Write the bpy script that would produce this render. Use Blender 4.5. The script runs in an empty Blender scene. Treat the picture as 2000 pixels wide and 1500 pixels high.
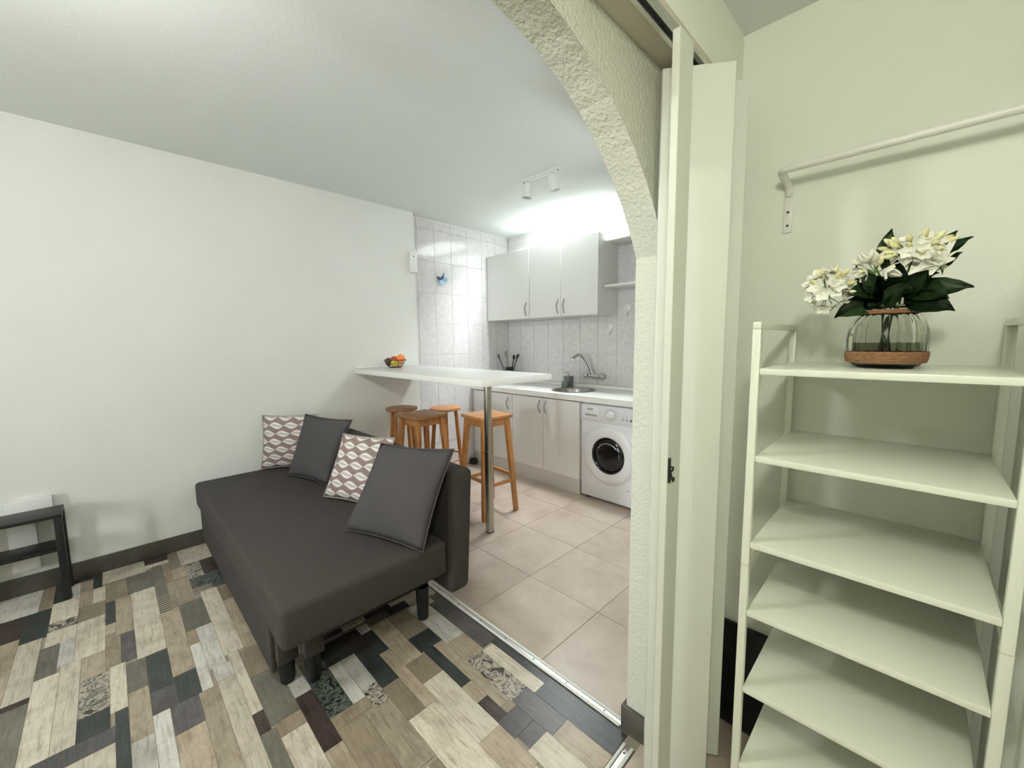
import bpy, bmesh, math, random
from mathutils import Vector, Matrix
random.seed(7)
PI = math.pi
sc = bpy.context.scene
COL = sc.collection

# ------------------------------------------------------------------ camera
cam_d = bpy.data.cameras.new('camera')
cam_d.sensor_fit = 'HORIZONTAL'
cam_d.sensor_width = 36.0
cam_d.lens = 36.0 * 793.04 / 2000.0
cam_d.clip_start = 0.02
cam = bpy.data.objects.new('camera', cam_d)
COL.objects.link(cam)
R_ = Vector((0.70800594, -0.70612766, -0.01055106))
U_ = Vector((0.08159274, 0.06695109, 0.99441449))
F_ = Vector((0.70147717, 0.70491225, -0.10501666))
M_ = Matrix((R_, U_, -F_)).transposed().to_4x4()
M_.translation = Vector((0.0, 0.0, 1.325))
cam.matrix_world = M_
sc.camera = cam

# ------------------------------------------------------------------ world (overcast sky) and exposure
SKY = 124.0
wd = bpy.data.worlds.new('sky')
sc.world = wd
wd.use_nodes = True
bg = wd.node_tree.nodes['Background']
bg.inputs[0].default_value = (0.955, 0.975, 1.0, 1)
bg.inputs[1].default_value = SKY
sc.view_settings.view_transform = 'Standard'
sc.view_settings.look = 'None'
sc.view_settings.exposure = 0.0
sc.view_settings.gamma = 1.0
sc.view_settings.use_curve_mapping = False
sc.cycles.use_light_tree = False
sc.cycles.sample_clamp_indirect = 14.0
sc.cycles.adaptive_threshold = 0.05
sc.cycles.adaptive_min_samples = 20
sc.cycles.max_bounces = 7
sc.cycles.diffuse_bounces = 4
sc.cycles.glossy_bounces = 3
sc.cycles.caustics_reflective = False
sc.cycles.caustics_refractive = False
HALL_FILL_W = 122.0
ROOM_FILL_W = 112.0

def portal(name, loc, rot, sx, sy):
    d = bpy.data.lights.new(name, 'AREA')
    d.shape = 'RECTANGLE'
    d.size = sx
    d.size_y = sy
    d.cycles.is_portal = True
    o = bpy.data.objects.new(name, d)
    o.location = loc
    o.rotation_euler = rot
    COL.objects.link(o)
portal('skylight_portal', (3.09, 2.41, 2.80), (0, 0, 0), 0.42, 0.82)
portal('added_kitchen_portal', (2.05, 0.53, 1.72), (PI / 2, 0, PI), 0.26, 0.22)
portal('added_window_portal', (-3.53, 1.05, 1.5), (0, -PI / 2, 0), 1.1, 0.4)

# ------------------------------------------------------------------ materials
MATS = {}
def new_mat(name):
    m = bpy.data.materials.new(name)
    m.use_nodes = True
    nt = m.node_tree
    b = nt.nodes['Principled BSDF']
    MATS[name] = m
    return m, nt, b

def N(nt, t, **kw):
    n = nt.nodes.new(t)
    for k, v in kw.items():
        setattr(n, k, v)
    return n

def pos(nt, scale=(1, 1, 1), rnd=False):
    g = N(nt, 'ShaderNodeNewGeometry')
    mp = N(nt, 'ShaderNodeMapping')
    mp.inputs['Scale'].default_value = scale
    nt.links.new(g.outputs['Position'], mp.inputs['Vector'])
    if rnd:
        oi = N(nt, 'ShaderNodeObjectInfo')
        ml = N(nt, 'ShaderNodeMath', operation='MULTIPLY')
        ml.inputs[1].default_value = 37.0
        nt.links.new(oi.outputs['Random'], ml.inputs[0])
        nt.links.new(ml.outputs[0], mp.inputs['Location'])
    return mp.outputs[0]

def ramp(nt, fac, stops):
    r = N(nt, 'ShaderNodeValToRGB')
    el = r.color_ramp.elements
    while len(el) < len(stops):
        el.new(0.5)
    for e, (p, c) in zip(el, stops):
        e.position = p
        e.color = (*c, 1)
    nt.links.new(fac, r.inputs[0])
    return r.outputs[0]

def noise(nt, vec, scale, detail=4, rough=0.55, dist=0.0):
    n = N(nt, 'ShaderNodeTexNoise')
    n.inputs['Scale'].default_value = scale
    n.inputs['Detail'].default_value = detail
    n.inputs['Roughness'].default_value = rough
    n.inputs['Distortion'].default_value = dist
    nt.links.new(vec, n.inputs['Vector'])
    return n.outputs[0]

def bump(nt, b, h, strength, dist=0.01):
    bp = N(nt, 'ShaderNodeBump')
    bp.inputs['Strength'].default_value = strength
    bp.inputs['Distance'].default_value = dist
    nt.links.new(h, bp.inputs['Height'])
    nt.links.new(bp.outputs[0], b.inputs['Normal'])

def plain(name, c, rough=0.5, metal=0.0, var=0.0, vscale=20, bs=0.0, bscale=100, bdist=0.003, stretch=(1, 1, 1), coat=0.0, rnd=False):
    m, nt, b = new_mat(name)
    b.inputs['Base Color'].default_value = (*c, 1)
    b.inputs['Roughness'].default_value = rough
    b.inputs['Metallic'].default_value = metal
    b.inputs['Coat Weight'].default_value = coat
    if var > 0:
        f = noise(nt, pos(nt, stretch, rnd), vscale)
        lo = tuple(max(0, x * (1 - var)) for x in c)
        hi = tuple(min(1, x * (1 + var)) for x in c)
        nt.links.new(ramp(nt, f, [(0.3, lo), (0.7, hi)]), b.inputs['Base Color'])
    if bs > 0:
        bump(nt, b, noise(nt, pos(nt, stretch), bscale, 3), bs, bdist)
    return m

plain('wall_paint', (0.765, 0.77, 0.73), 0.85, bs=0.22, bscale=60, bdist=0.008, var=0.012, vscale=3)
plain('arch_plaster', (0.63, 0.64, 0.55), 0.9, bs=0.55, bscale=95, bdist=0.010)
plain('hall_paint', (0.84, 0.865, 0.775), 0.85, bs=0.15, bscale=80, bdist=0.006)
plain('ceiling_paint', (0.775, 0.82, 0.79), 0.9, bs=0.14, bscale=70, bdist=0.006)
plain('soffit_board', (0.62, 0.56, 0.46), 0.6)
plain('baseboard', (0.085, 0.078, 0.062), 0.45, var=0.2, vscale=12)
plain('grout', (0.70, 0.67, 0.66), 0.9)
plain('floor_grout', (0.17, 0.14, 0.12), 0.9)
plain('floor_base', (0.34, 0.30, 0.24), 0.6)
plain('white_gloss', (0.82, 0.82, 0.80), 0.22)
plain('worktop_white', (0.86, 0.86, 0.83), 0.28)
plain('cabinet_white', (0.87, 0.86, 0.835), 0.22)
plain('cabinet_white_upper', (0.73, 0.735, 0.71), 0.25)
plain('plinth', (0.70, 0.67, 0.63), 0.4)
plain('door_white', (0.74, 0.765, 0.69), 0.45)
plain('rack_white', (0.78, 0.81, 0.70), 0.30, coat=0.2)
plain('metal_white', (0.80, 0.81, 0.77), 0.35)
plain('appliance_white', (0.88, 0.89, 0.92), 0.3)
plain('appliance_panel', (0.76, 0.765, 0.79), 0.35)
plain('chrome', (0.70, 0.70, 0.70), 0.12, 1.0)
plain('steel', (0.40, 0.38, 0.355), 0.30, 1.0)
plain('pole_steel', (0.52, 0.48, 0.42), 0.25, 1.0)
plain('alu', (0.74, 0.73, 0.71), 0.35, 1.0)
plain('dark_metal', (0.05, 0.05, 0.045), 0.45, 0.6)
plain('black', (0.008, 0.008, 0.008), 0.5)
plain('black_gloss', (0.012, 0.012, 0.013), 0.12)
plain('rubber', (0.02, 0.02, 0.02), 0.6)
plain('table_black', (0.009, 0.009, 0.0085), 0.42)
plain('sofa_fabric', (0.050, 0.042, 0.039), 0.95, var=0.35, vscale=420, bs=0.25, bscale=700, bdist=0.001)
plain('pillow_dark', (0.068, 0.062, 0.064), 0.95, var=0.3, vscale=420, bs=0.25, bscale=700, bdist=0.001)
plain('wood_stool', (0.48, 0.22, 0.072), 0.42, var=0.3, vscale=14, stretch=(5, 5, 0.7), rnd=True)
plain('wood_seat', (0.55, 0.26, 0.095), 0.38, var=0.28, vscale=10, stretch=(1, 7, 5), rnd=True)
plain('wood_seat_dark', (0.34, 0.17, 0.075), 0.38, var=0.25, vscale=10, stretch=(1, 7, 5), rnd=True)
plain('soap_grey', (0.16, 0.175, 0.165), 0.5)
plain('orange', (0.85, 0.24, 0.04), 0.45, bs=0.2, bscale=400)
plain('apple_red', (0.55, 0.05, 0.02), 0.3, var=0.4, vscale=30)
plain('apple_yellow', (0.70, 0.60, 0.08), 0.3, var=0.15, vscale=30)
plain('avocado', (0.06, 0.035, 0.025), 0.5, var=0.3, vscale=90)
plain('peach', (0.75, 0.50, 0.22), 0.45, var=0.2, vscale=30)
plain('basket_wire', (0.10, 0.045, 0.03), 0.4, 0.5)
plain('butterfly_blue', (0.25, 0.42, 0.62), 0.4)
plain('butterfly_dark', (0.03, 0.05, 0.10), 0.4)
plain('leaf_green', (0.022, 0.055, 0.014), 0.4, var=0.4, vscale=40)
plain('leaf_green_light', (0.06, 0.11, 0.022), 0.4, var=0.3, vscale=40)
plain('stem_green', (0.10, 0.16, 0.03), 0.5)
plain('petal_white', (0.88, 0.88, 0.78), 0.6)
plain('bud_cream', (0.78, 0.76, 0.44), 0.55, var=0.2, vscale=60)
plain('screen_grey', (0.35, 0.36, 0.39), 0.4)
plain('ink', (0.03, 0.03, 0.04), 0.5)
plain('grey_mark', (0.42, 0.43, 0.46), 0.5)

def rope_mat():
    m, nt, b = new_mat('rope')
    b.inputs['Roughness'].default_value = 0.9
    f = noise(nt, pos(nt, (1, 1, 6)), 120, 3)
    nt.links.new(ramp(nt, f, [(0.3, (0.16, 0.075, 0.035)), (0.7, (0.36, 0.19, 0.095))]), b.inputs['Base Color'])
    bump(nt, b, f, 0.6, 0.002)
rope_mat()

def tile_mat():
    m, nt, b = new_mat('wall_tile')
    v = pos(nt, (1, 1, 1), True)
    f = noise(nt, v, 26, 6, 0.7, 0.4)
    nt.links.new(ramp(nt, f, [(0.30, (0.62, 0.605, 0.605)), (0.5, (0.70, 0.685, 0.685)), (0.72, (0.78, 0.765, 0.76))]), b.inputs['Base Color'])
    b.inputs['Roughness'].default_value = 0.04
    m, nt, b = new_mat('floor_tile')
    v = pos(nt, (1, 1, 1), True)
    f = noise(nt, v, 5, 8, 0.65, 0.3)
    nt.links.new(ramp(nt, f, [(0.28, (0.43, 0.345, 0.285)), (0.5, (0.53, 0.44, 0.37)), (0.72, (0.61, 0.52, 0.445))]), b.inputs['Base Color'])
    b.inputs['Roughness'].default_value = 0.33
tile_mat()

PLK = {'C': ((0.32, 0.26, 0.19), (0.67, 0.595, 0.49), (0.80, 0.735, 0.635)),
       'W': ((0.36, 0.33, 0.285), (0.63, 0.60, 0.55), (0.77, 0.745, 0.70)),
       'B': ((0.23, 0.175, 0.125), (0.43, 0.35, 0.265), (0.54, 0.46, 0.365)),
       'T': ((0.20, 0.155, 0.11), (0.30, 0.24, 0.175), (0.38, 0.31, 0.235)),
       'G': ((0.10, 0.095, 0.075), (0.165, 0.155, 0.125), (0.24, 0.22, 0.18)),
       'D': ((0.022, 0.028, 0.027), (0.05, 0.056, 0.054), (0.085, 0.09, 0.088)),
       'K': ((0.06, 0.052, 0.054), (0.11, 0.10, 0.102), (0.17, 0.155, 0.155)),
       'N': ((0.03, 0.02, 0.017), (0.065, 0.045, 0.04), (0.11, 0.08, 0.068))}
for k, (a, c, d) in PLK.items():
    m, nt, b = new_mat('plank_' + k)
    v = pos(nt, (11, 1.0, 1), True)
    f = noise(nt, v, 9, 9, 0.74, 0.8)
    c1 = ramp(nt, f, [(0.30, a), (0.48, c), (0.72, d)])
    f2 = noise(nt, pos(nt, (1, 1, 1), True), 9, 5, 0.7)
    mx = N(nt, 'ShaderNodeMix', data_type='RGBA', blend_type='MULTIPLY')
    mx.inputs[0].default_value = 0.75
    nt.links.new(c1, mx.inputs[6])
    nt.links.new(ramp(nt, f2, [(0.32, (0.62, 0.60, 0.56)), (0.55, (1, 1, 1))]), mx.inputs[7])
    oi = N(nt, 'ShaderNodeObjectInfo')
    mr = N(nt, 'ShaderNodeMapRange')
    mr.inputs[3].default_value = 0.82
    mr.inputs[4].default_value = 1.12
    nt.links.new(oi.outputs['Random'], mr.inputs[0])
    hs = N(nt, 'ShaderNodeHueSaturation')
    nt.links.new(mr.outputs[0], hs.inputs['Value'])
    nt.links.new(mx.outputs[2], hs.inputs['Color'])
    nt.links.new(hs.outputs[0], b.inputs['Base Color'])
    b.inputs['Roughness'].default_value = 0.34
    bump(nt, b, f, 0.08, 0.001)
for k, lo, hi in (('P', (0.05, 0.045, 0.035), (0.58, 0.52, 0.43)), ('Q', (0.012, 0.016, 0.018), (0.16, 0.18, 0.15))):
    m, nt, b = new_mat('plank_' + k)
    v = pos(nt, (1, 1, 1), True)
    w = N(nt, 'ShaderNodeTexVoronoi', feature='DISTANCE_TO_EDGE')
    w.inputs['Scale'].default_value = 28
    nz = noise(nt, v, 17, 4, 0.6, 2.0)
    nt.links.new(v, w.inputs['Vector'])
    nt.links.new(ramp(nt, nz, [(0.40, lo), (0.50, hi), (0.58, lo), (0.68, hi)]), b.inputs['Base Color'])
    b.inputs['Roughness'].default_value = 0.36
m, nt, b = new_mat('plank_S')
wv = N(nt, 'ShaderNodeTexWave', bands_direction='Y')
wv.inputs['Scale'].default_value = 14
wv.inputs['Distortion'].default_value = 1.0
nt.links.new(pos(nt, (1, 1, 1)), wv.inputs['Vector'])
nt.links.new(ramp(nt, wv.outputs[1], [(0.35, (0.05, 0.045, 0.04)), (0.6, (0.42, 0.36, 0.27))]), b.inputs['Base Color'])
b.inputs['Roughness'].default_value = 0.36

def emis(name, c, s):
    m, nt, b = new_mat(name)
    b.inputs['Base Color'].default_value = (*c, 1)
    b.inputs['Emission Color'].default_value = (*c, 1)
    b.inputs['Emission Strength'].default_value = s
emis('hall_fill_glow', (1.0, 0.97, 0.84), HALL_FILL_W)
emis('room_fill_glow', (1.0, 0.97, 0.93), ROOM_FILL_W)

def glass_mats():
    m = bpy.data.materials.new('pane_glass'); MATS['pane_glass'] = m
    m.use_nodes = True
    nt = m.node_tree
    nt.nodes.remove(nt.nodes['Principled BSDF'])
    out = nt.nodes['Material Output']
    t = N(nt, 'ShaderNodeBsdfTransparent'); t.inputs[0].default_value = (0.95, 0.97, 0.97, 1)
    g = N(nt, 'ShaderNodeBsdfGlossy'); g.inputs['Roughness'].default_value = 0.02
    mx = N(nt, 'ShaderNodeMixShader'); mx.inputs[0].default_value = 0.06
    nt.links.new(t.outputs[0], mx.inputs[1]); nt.links.new(g.outputs[0], mx.inputs[2])
    nt.links.new(mx.outputs[0], out.inputs[0])
    m, nt, b = new_mat('vase_glass')
    b.inputs['Base Color'].default_value = (0.97, 0.98, 0.93, 1)
    b.inputs['Transmission Weight'].default_value = 1.0
    b.inputs['Roughness'].default_value = 0.0
    b.inputs['IOR'].default_value = 1.22
    m, nt, b = new_mat('water')
    b.inputs['Base Color'].default_value = (0.74, 0.78, 0.54, 1)
    b.inputs['Transmission Weight'].default_value = 1.0
    b.inputs['Roughness'].default_value = 0.0
    b.inputs['IOR'].default_value = 1.10
glass_mats()

def pattern_mat():
    # staggered white leaf outlines on mauve-brown cloth, from the cushion's UV map
    m, nt, b = new_mat('pillow_pattern')
    b.inputs['Roughness'].default_value = 0.9
    uv = N(nt, 'ShaderNodeUVMap')
    sp = N(nt, 'ShaderNodeSeparateXYZ')
    nt.links.new(uv.outputs[0], sp.inputs[0])
    def M(op, a, bb=None, c=None):
        n = N(nt, 'ShaderNodeMath', operation=op)
        for i, x in enumerate((a, bb, c)):
            if x is None:
                continue
            if isinstance(x, (int, float)):
                n.inputs[i].default_value = x
            else:
                nt.links.new(x, n.inputs[i])
        return n.outputs[0]
    U = M('MULTIPLY', sp.outputs[0], 3.6)
    V = M('MULTIPLY', sp.outputs[1], 6.6)
    row = M('FLOOR', V)
    odd = M('MODULO', row, 2.0)
    U2 = M('ADD', U, M('MULTIPLY', odd, 0.5))
    fu = M('SUBTRACT', M('FRACT', U2), 0.5)
    fv = M('SUBTRACT', M('FRACT', V), 0.5)
    # slanted leaf
    fv = M('SUBTRACT', fv, M('MULTIPLY', M('SINE', M('MULTIPLY', fu, 2 * PI)), -0.07))
    env = M('COSINE', M('MULTIPLY', fu, PI))
    env = M('POWER', M('MAXIMUM', env, 0.0), 1.15)
    d = M('DIVIDE', M('ABSOLUTE', fv), M('ADD', M('MULTIPLY', env, 0.56), 0.001))
    cr = N(nt, 'ShaderNodeValToRGB')
    cr.color_ramp.interpolation = 'CONSTANT'
    el = cr.color_ramp.elements
    stops = [(0.0, (0.50, 0.485, 0.46)), (0.30, (0.86, 0.84, 0.81)), (0.56, (0.50, 0.385, 0.35)), (0.78, (0.25, 0.19, 0.175))]
    while len(el) < len(stops):
        el.new(0.5)
    for e, (p_, c_) in zip(el, stops):
        e.position = p_
        e.color = (*c_, 1)
    nt.links.new(d, cr.inputs[0])
    nt.links.new(cr.outputs[0], b.inputs['Base Color'])
pattern_mat()

# ------------------------------------------------------------------ mesh helpers (meshes are given in world metres)
ORG = {}
def thing(name, label, cat, loc=(0, 0, 0), group=None):
    o = bpy.data.objects.new(name, None)
    o.empty_display_size = 0.05
    o.location = loc
    COL.objects.link(o)
    o['label'] = label
    o['category'] = cat
    if group:
        o['group'] = group
    ORG[o.name] = Vector(loc)
    return o

def tag(o, label, cat, group=None):
    o['label'] = label
    o['category'] = cat
    if group:
        o['group'] = group
    return o

def struct(o):
    o['kind'] = 'structure'
    return o

def obj(name, bm, mat, parent=None, bevel=0.0, seg=2, smooth=False, sub=0, loc=None):
    org = Vector((0, 0, 0))
    if parent is not None:
        org = ORG[parent.name]
    if loc is not None:
        org = Vector(loc)
    if bevel > 0:
        bm.normal_update()
        ed = [e for e in bm.edges if len(e.link_faces) == 2 and e.calc_face_angle(0) > 0.5]
        bmesh.ops.bevel(bm, geom=ed, offset=bevel, segments=seg, profile=0.5, affect='EDGES', clamp_overlap=True)
    bmesh.ops.recalc_face_normals(bm, faces=bm.faces[:])
    bmesh.ops.translate(bm, verts=bm.verts[:], vec=-org)
    me = bpy.data.meshes.new(name)
    bm.to_mesh(me)
    bm.free()
    o = bpy.data.objects.new(name, me)
    COL.objects.link(o)
    if isinstance(mat, str):
        me.materials.append(MATS[mat])
    else:
        for q in mat:
            me.materials.append(MATS[q])
    if smooth:
        for p_ in me.polygons:
            p_.use_smooth = True
    if smooth == 'auto' or bevel > 0:
        for p_ in me.polygons:
            p_.use_smooth = True
        md = None
        me.set_sharp_from_angle(angle=math.radians(40)) if hasattr(me, 'set_sharp_from_angle') else None
    if sub:
        md = o.modifiers.new('sub', 'SUBSURF')
        md.levels = sub
        md.render_levels = sub
    if parent is not None:
        o.parent = parent
        ORG[o.name] = org
    else:
        if loc is not None:
            o.location = loc
        ORG[o.name] = org
    return o

def box(bm, x0, x1, y0, y1, z0, z1, mi=0):
    vs = [bm.verts.new((x, y, z)) for z in (z0, z1) for x, y in ((x0, y0), (x1, y0), (x1, y1), (x0, y1))]
    fs = [(3, 2, 1, 0), (4, 5, 6, 7), (0, 1, 5, 4), (1, 2, 6, 5), (2, 3, 7, 6), (3, 0, 4, 7)]
    for f in fs:
        q = bm.faces.new([vs[i] for i in f])
        q.material_index = mi
    return vs

def hexa(bm, bot, top):
    vs = [bm.verts.new(p) for p in list(bot) + list(top)]
    for f in [(3, 2, 1, 0), (4, 5, 6, 7), (0, 1, 5, 4), (1, 2, 6, 5), (2, 3, 7, 6), (3, 0, 4, 7)]:
        bm.faces.new([vs[i] for i in f])

def B(*a):
    bm = bmesh.new()
    box(bm, *a)
    return bm

def frame(d):
    d = Vector(d).normalized()
    a = Vector((0, 0, 1)) if abs(d.z) < 0.95 else Vector((1, 0, 0))
    u = d.cross(a).normalized()
    return u, d.cross(u).normalized()

def sweep(bm, pts, rad, seg=12, cap=True, closed=False):
    pts = [Vector(p) for p in pts]
    n = len(pts)
    if not isinstance(rad, (list, tuple)):
        rad = [rad] * n
    rings = []
    u = None
    for i, p in enumerate(pts):
        if closed:
            d = pts[(i + 1) % n] - pts[(i - 1) % n]
        else:
            d = pts[min(i + 1, n - 1)] - pts[max(i - 1, 0)]
        d.normalize()
        if u is None:
            u, v = frame(d)
        else:
            u = (u - d * u.dot(d)).normalized()
            v = d.cross(u).normalized()
        rings.append([bm.verts.new(p + (u * math.cos(2 * PI * k / seg) + v * math.sin(2 * PI * k / seg)) * rad[i]) for k in range(seg)])
    m = n if closed else n - 1
    for i in range(m):
        a, c = rings[i], rings[(i + 1) % n]
        for k in range(seg):
            bm.faces.new([a[k], a[(k + 1) % seg], c[(k + 1) % seg], c[k]])
    if cap and not closed:
        bm.faces.new(rings[0][::-1])
        bm.faces.new(rings[-1])
    return bm

def T(pts, rad, seg=12, closed=False):
    return sweep(bmesh.new(), pts, rad, seg, True, closed)

def lathe(bm, prof, c, axis=(0, 0, 1), seg=32, flute=0.0, nf=24, ends=True):
    c = Vector(c)
    ax = Vector(axis).normalized()
    u, v = frame(ax)
    rings = []
    for r, h in prof:
        ring = []
        for k in range(seg):
            a = 2 * PI * k / seg
            rr = r * (1 + flute * math.cos(nf * a)) if flute else r
            ring.append(bm.verts.new(c + ax * h + (u * math.cos(a) + v * math.sin(a)) * rr))
        rings.append(ring)
    for a, d in zip(rings, rings[1:]):
        for k in range(seg):
            bm.faces.new([a[k], a[(k + 1) % seg], d[(k + 1) % seg], d[k]])
    if ends:
        bm.faces.new(rings[0][::-1])
        bm.faces.new(rings[-1])
    return bm

def LA(prof, c, axis=(0, 0, 1), seg=32, **k):
    return lathe(bmesh.new(), prof, c, axis, seg, **k)

def ball(bm, c, r, sx=1, sy=1, sz=1, u=16, v=10):
    m = Matrix.Translation(c) @ Matrix.Diagonal((r * sx, r * sy, r * sz, 1))
    bmesh.ops.create_uvsphere(bm, u_segments=u, v_segments=v, radius=1.0, matrix=m)
    return bm

# ------------------------------------------------------------------ the setting
CZ = 2.49          # room ceiling
WY = 3.31          # white wall
KY = 3.41          # tiled kitchen side wall
BX = 3.345         # tiled kitchen back wall
AR, AH = 0.625, 0.536   # arch wall, room face and hall face
HZ = 2.235         # hall ceiling

floor = struct(obj('floor', B(-3.6, BX + 0.1, -1.2, KY + 0.1, -0.12, -0.003), 'floor_base'))

wall_left = struct(obj('wall_left', B(-3.6, 2.06, WY, WY + 0.12, -0.1, CZ + 0.05), 'wall_paint'))
wall_kit = struct(obj('wall_kitchen_side', B(2.06, BX + 0.1, KY + 0.005, KY + 0.105, -0.1, CZ + 0.05), 'grout'))
wall_back = struct(obj('wall_back', B(BX + 0.005, BX + 0.105, -0.2, KY + 0.1, -0.1, 3.0), 'grout'))

# plaster strip above the tiles, in the light well
bm = bmesh.new()
box(bm, -3.6, 2.88, AH, KY + 0.1, CZ, CZ + 0.06)
box(bm, 3.30, BX + 0.1, AH, KY + 0.1, CZ, CZ + 0.06)
box(bm, 2.88, 3.30, AH, 2.0, CZ, CZ + 0.06)
box(bm, 2.88, 3.30, 2.82, KY + 0.1, CZ, CZ + 0.06)
ceiling = struct(obj('ceiling', bm, 'ceiling_paint'))

# skylight above the kitchen cupboards
bm = bmesh.new()
box(bm, 2.85, 2.88, 1.97, 2.85, CZ + 0.06, 2.80)
box(bm, 3.30, 3.33, 1.97, 2.85, CZ + 0.06, 2.80)
box(bm, 2.88, 3.30, 1.97, 2.0, CZ + 0.06, 2.80)
box(bm, 2.88, 3.30, 2.82, 2.85, CZ + 0.06, 2.80)
sky_w = struct(obj('window_2', bm, 'white_gloss'))
bm = bmesh.new()
box(bm, 2.88, 3.30, 2.0, 2.04, 2.74, 2.78)
box(bm, 2.88, 3.30, 2.78, 2.82, 2.74, 2.78)
box(bm, 2.88, 2.92, 2.04, 2.78, 2.74, 2.78)
box(bm, 3.26, 3.30, 2.04, 2.78, 2.74, 2.78)
obj('window_frame', bm, 'white_gloss', sky_w)
obj('pane', B(2.92, 3.26, 2.04, 2.78, 2.757, 2.763), 'pane_glass', sky_w)

# end wall of the room with a window added for daylight (outside the frame)
WA, WB, WL, WH = 0.85, 1.25, 0.95, 2.05
bm = bmesh.new()
box(bm, -3.6, -3.5, AH, WA, -0.1, CZ + 0.05)
box(bm, -3.6, -3.5, WB, WY + 0.1, -0.1, CZ + 0.05)
box(bm, -3.6, -3.5, WA, WB, -0.1, WL)
box(bm, -3.6, -3.5, WA, WB, WH, CZ + 0.05)
wall_end = struct(obj('wall_added_window', bm, 'wall_paint'))
bm = bmesh.new()
WM = (WA + WB) / 2
for y0, y1 in ((WA, WA + 0.05), (WM - 0.03, WM + 0.03), (WB - 0.05, WB)):
    box(bm, -3.58, -3.53, y0, y1, WL, WH)
for z0, z1 in ((WL, WL + 0.05), (WH - 0.05, WH)):
    box(bm, -3.58, -3.53, WA + 0.05, WM - 0.03, z0, z1)
    box(bm, -3.58, -3.53, WM + 0.03, WB - 0.05, z0, z1)
win = struct(obj('added_window_1', bm, 'white_gloss'))
for y0, y1 in ((WA + 0.05, WM - 0.03), (WM + 0.03, WB - 0.05)):
    obj('pane', B(-3.558, -3.552, y0, y1, WL + 0.05, WH - 0.05), 'pane_glass', win)

# arch wall between hall and room
XJ, ZS, XC, ZC, RA = 1.156, 1.551, 0.481, 1.22, 0.759
XL = 2 * XC - XJ
bm = bmesh.new()
box(bm, -3.6, XL, AH, AR, -0.1, CZ + 0.02)
KX0, KX1, KZ0, KZ1 = 1.92, 2.18, 1.61, 1.83     # small window added to light the kitchen, in the far part of this wall
box(bm, XJ, KX0, AH, AR, -0.1, CZ + 0.02)
box(bm, KX1, BX + 0.02, AH, AR, -0.1, CZ + 0.02)
box(bm, KX0, KX1, AH, AR, -0.1, KZ0)
box(bm, KX0, KX1, AH, AR, KZ1, CZ + 0.02)
n = 64
cols = []
for i in range(n + 1):
    x = XL + (XJ - XL) * i / n
    z = ZC + math.sqrt(max(0, RA * RA - (x - XC) ** 2))
    z += random.uniform(-0.0012, 0.0012)
    cols.append([bm.verts.new((x, y, zz)) for y, zz in ((AH, z), (AR, z), (AR, CZ + 0.02), (AH, CZ + 0.02))])
for a, c in zip(cols, cols[1:]):
    for k in range(4):
        bm.faces.new([a[k], a[(k + 1) % 4], c[(k + 1) % 4], c[k]])
wall_arch = struct(obj('wall_arch', bm, 'arch_plaster'))

bm = bmesh.new()
box(bm, KX0, KX0 + 0.03, 0.56, 0.60, KZ0, KZ1)
box(bm, KX1 - 0.03, KX1, 0.56, 0.60, KZ0, KZ1)
box(bm, KX0 + 0.03, KX1 - 0.03, 0.56, 0.60, KZ0, KZ0 + 0.03)
box(bm, KX0 + 0.03, KX1 - 0.03, 0.56, 0.60, KZ1 - 0.03, KZ1)
added_kwin = struct(obj('added_window_3', bm, 'white_gloss'))
obj('pane', B(KX0 + 0.03, KX1 - 0.03, 0.577, 0.583, KZ0 + 0.03, KZ1 - 0.03), 'pane_glass', added_kwin)

# hall: header over the folding door, soffit, niche walls
struct(obj('wall_header', B(-1.7, 1.45, 0.44, AH, 2.052, 2.4), 'hall_paint'))
struct(obj('trim_4', B(-0.3, 1.447, 0.441, AH, 2.040, 2.052), 'soffit_board'))
struct(obj('wall_return', B(1.30, 1.45, 0.44, AH, -0.1, 2.040), 'hall_paint'))
struct(obj('wall_niche', B(1.447, 1.55, -1.2, AH, -0.1, 2.4), 'hall_paint'))
struct(obj('wall_niche_right', B(0.98, 1.447, -0.30, -0.167, -0.1, 2.4), 'hall_paint'))
struct(obj('wall_hall_back', B(-1.7, 1.45, -1.25, -1.15, -0.1, 2.4), 'hall_paint'))
struct(obj('wall_hall_left', B(-1.8, -1.7, -1.2, AH, -0.1, 2.4), 'hall_paint'))
struct(obj('ceiling_hall', B(-1.75, 1.5, -1.2, 0.44, HZ, HZ + 0.06), 'ceiling_paint'))

# sliding-door track under the soffit
bm = bmesh.new()
box(bm, -0.19, 1.30, 0.441, 0.452, 2.028, 2.040)
box(bm, -0.19, 1.30, 0.466, 0.476, 2.028, 2.040)
track = struct(obj('trim_3', bm, 'alu'))
obj('slot', B(-0.19, 1.30, 0.452, 0.466, 2.034, 2.0399), 'black', track)

# skirting boards
struct(obj('baseboard_left', B(-3.5, 2.06, 3.298, WY, 0.0, 0.10), 'baseboard', bevel=0.003))
bm = bmesh.new()
box(bm, 1.142, XJ, 0.548, 0.639, 0.0, 0.092)
box(bm, XJ, 2.7, AR, 0.639, 0.0, 0.092)
struct(obj('baseboard_arch', bm, 'baseboard', bevel=0.002))

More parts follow.
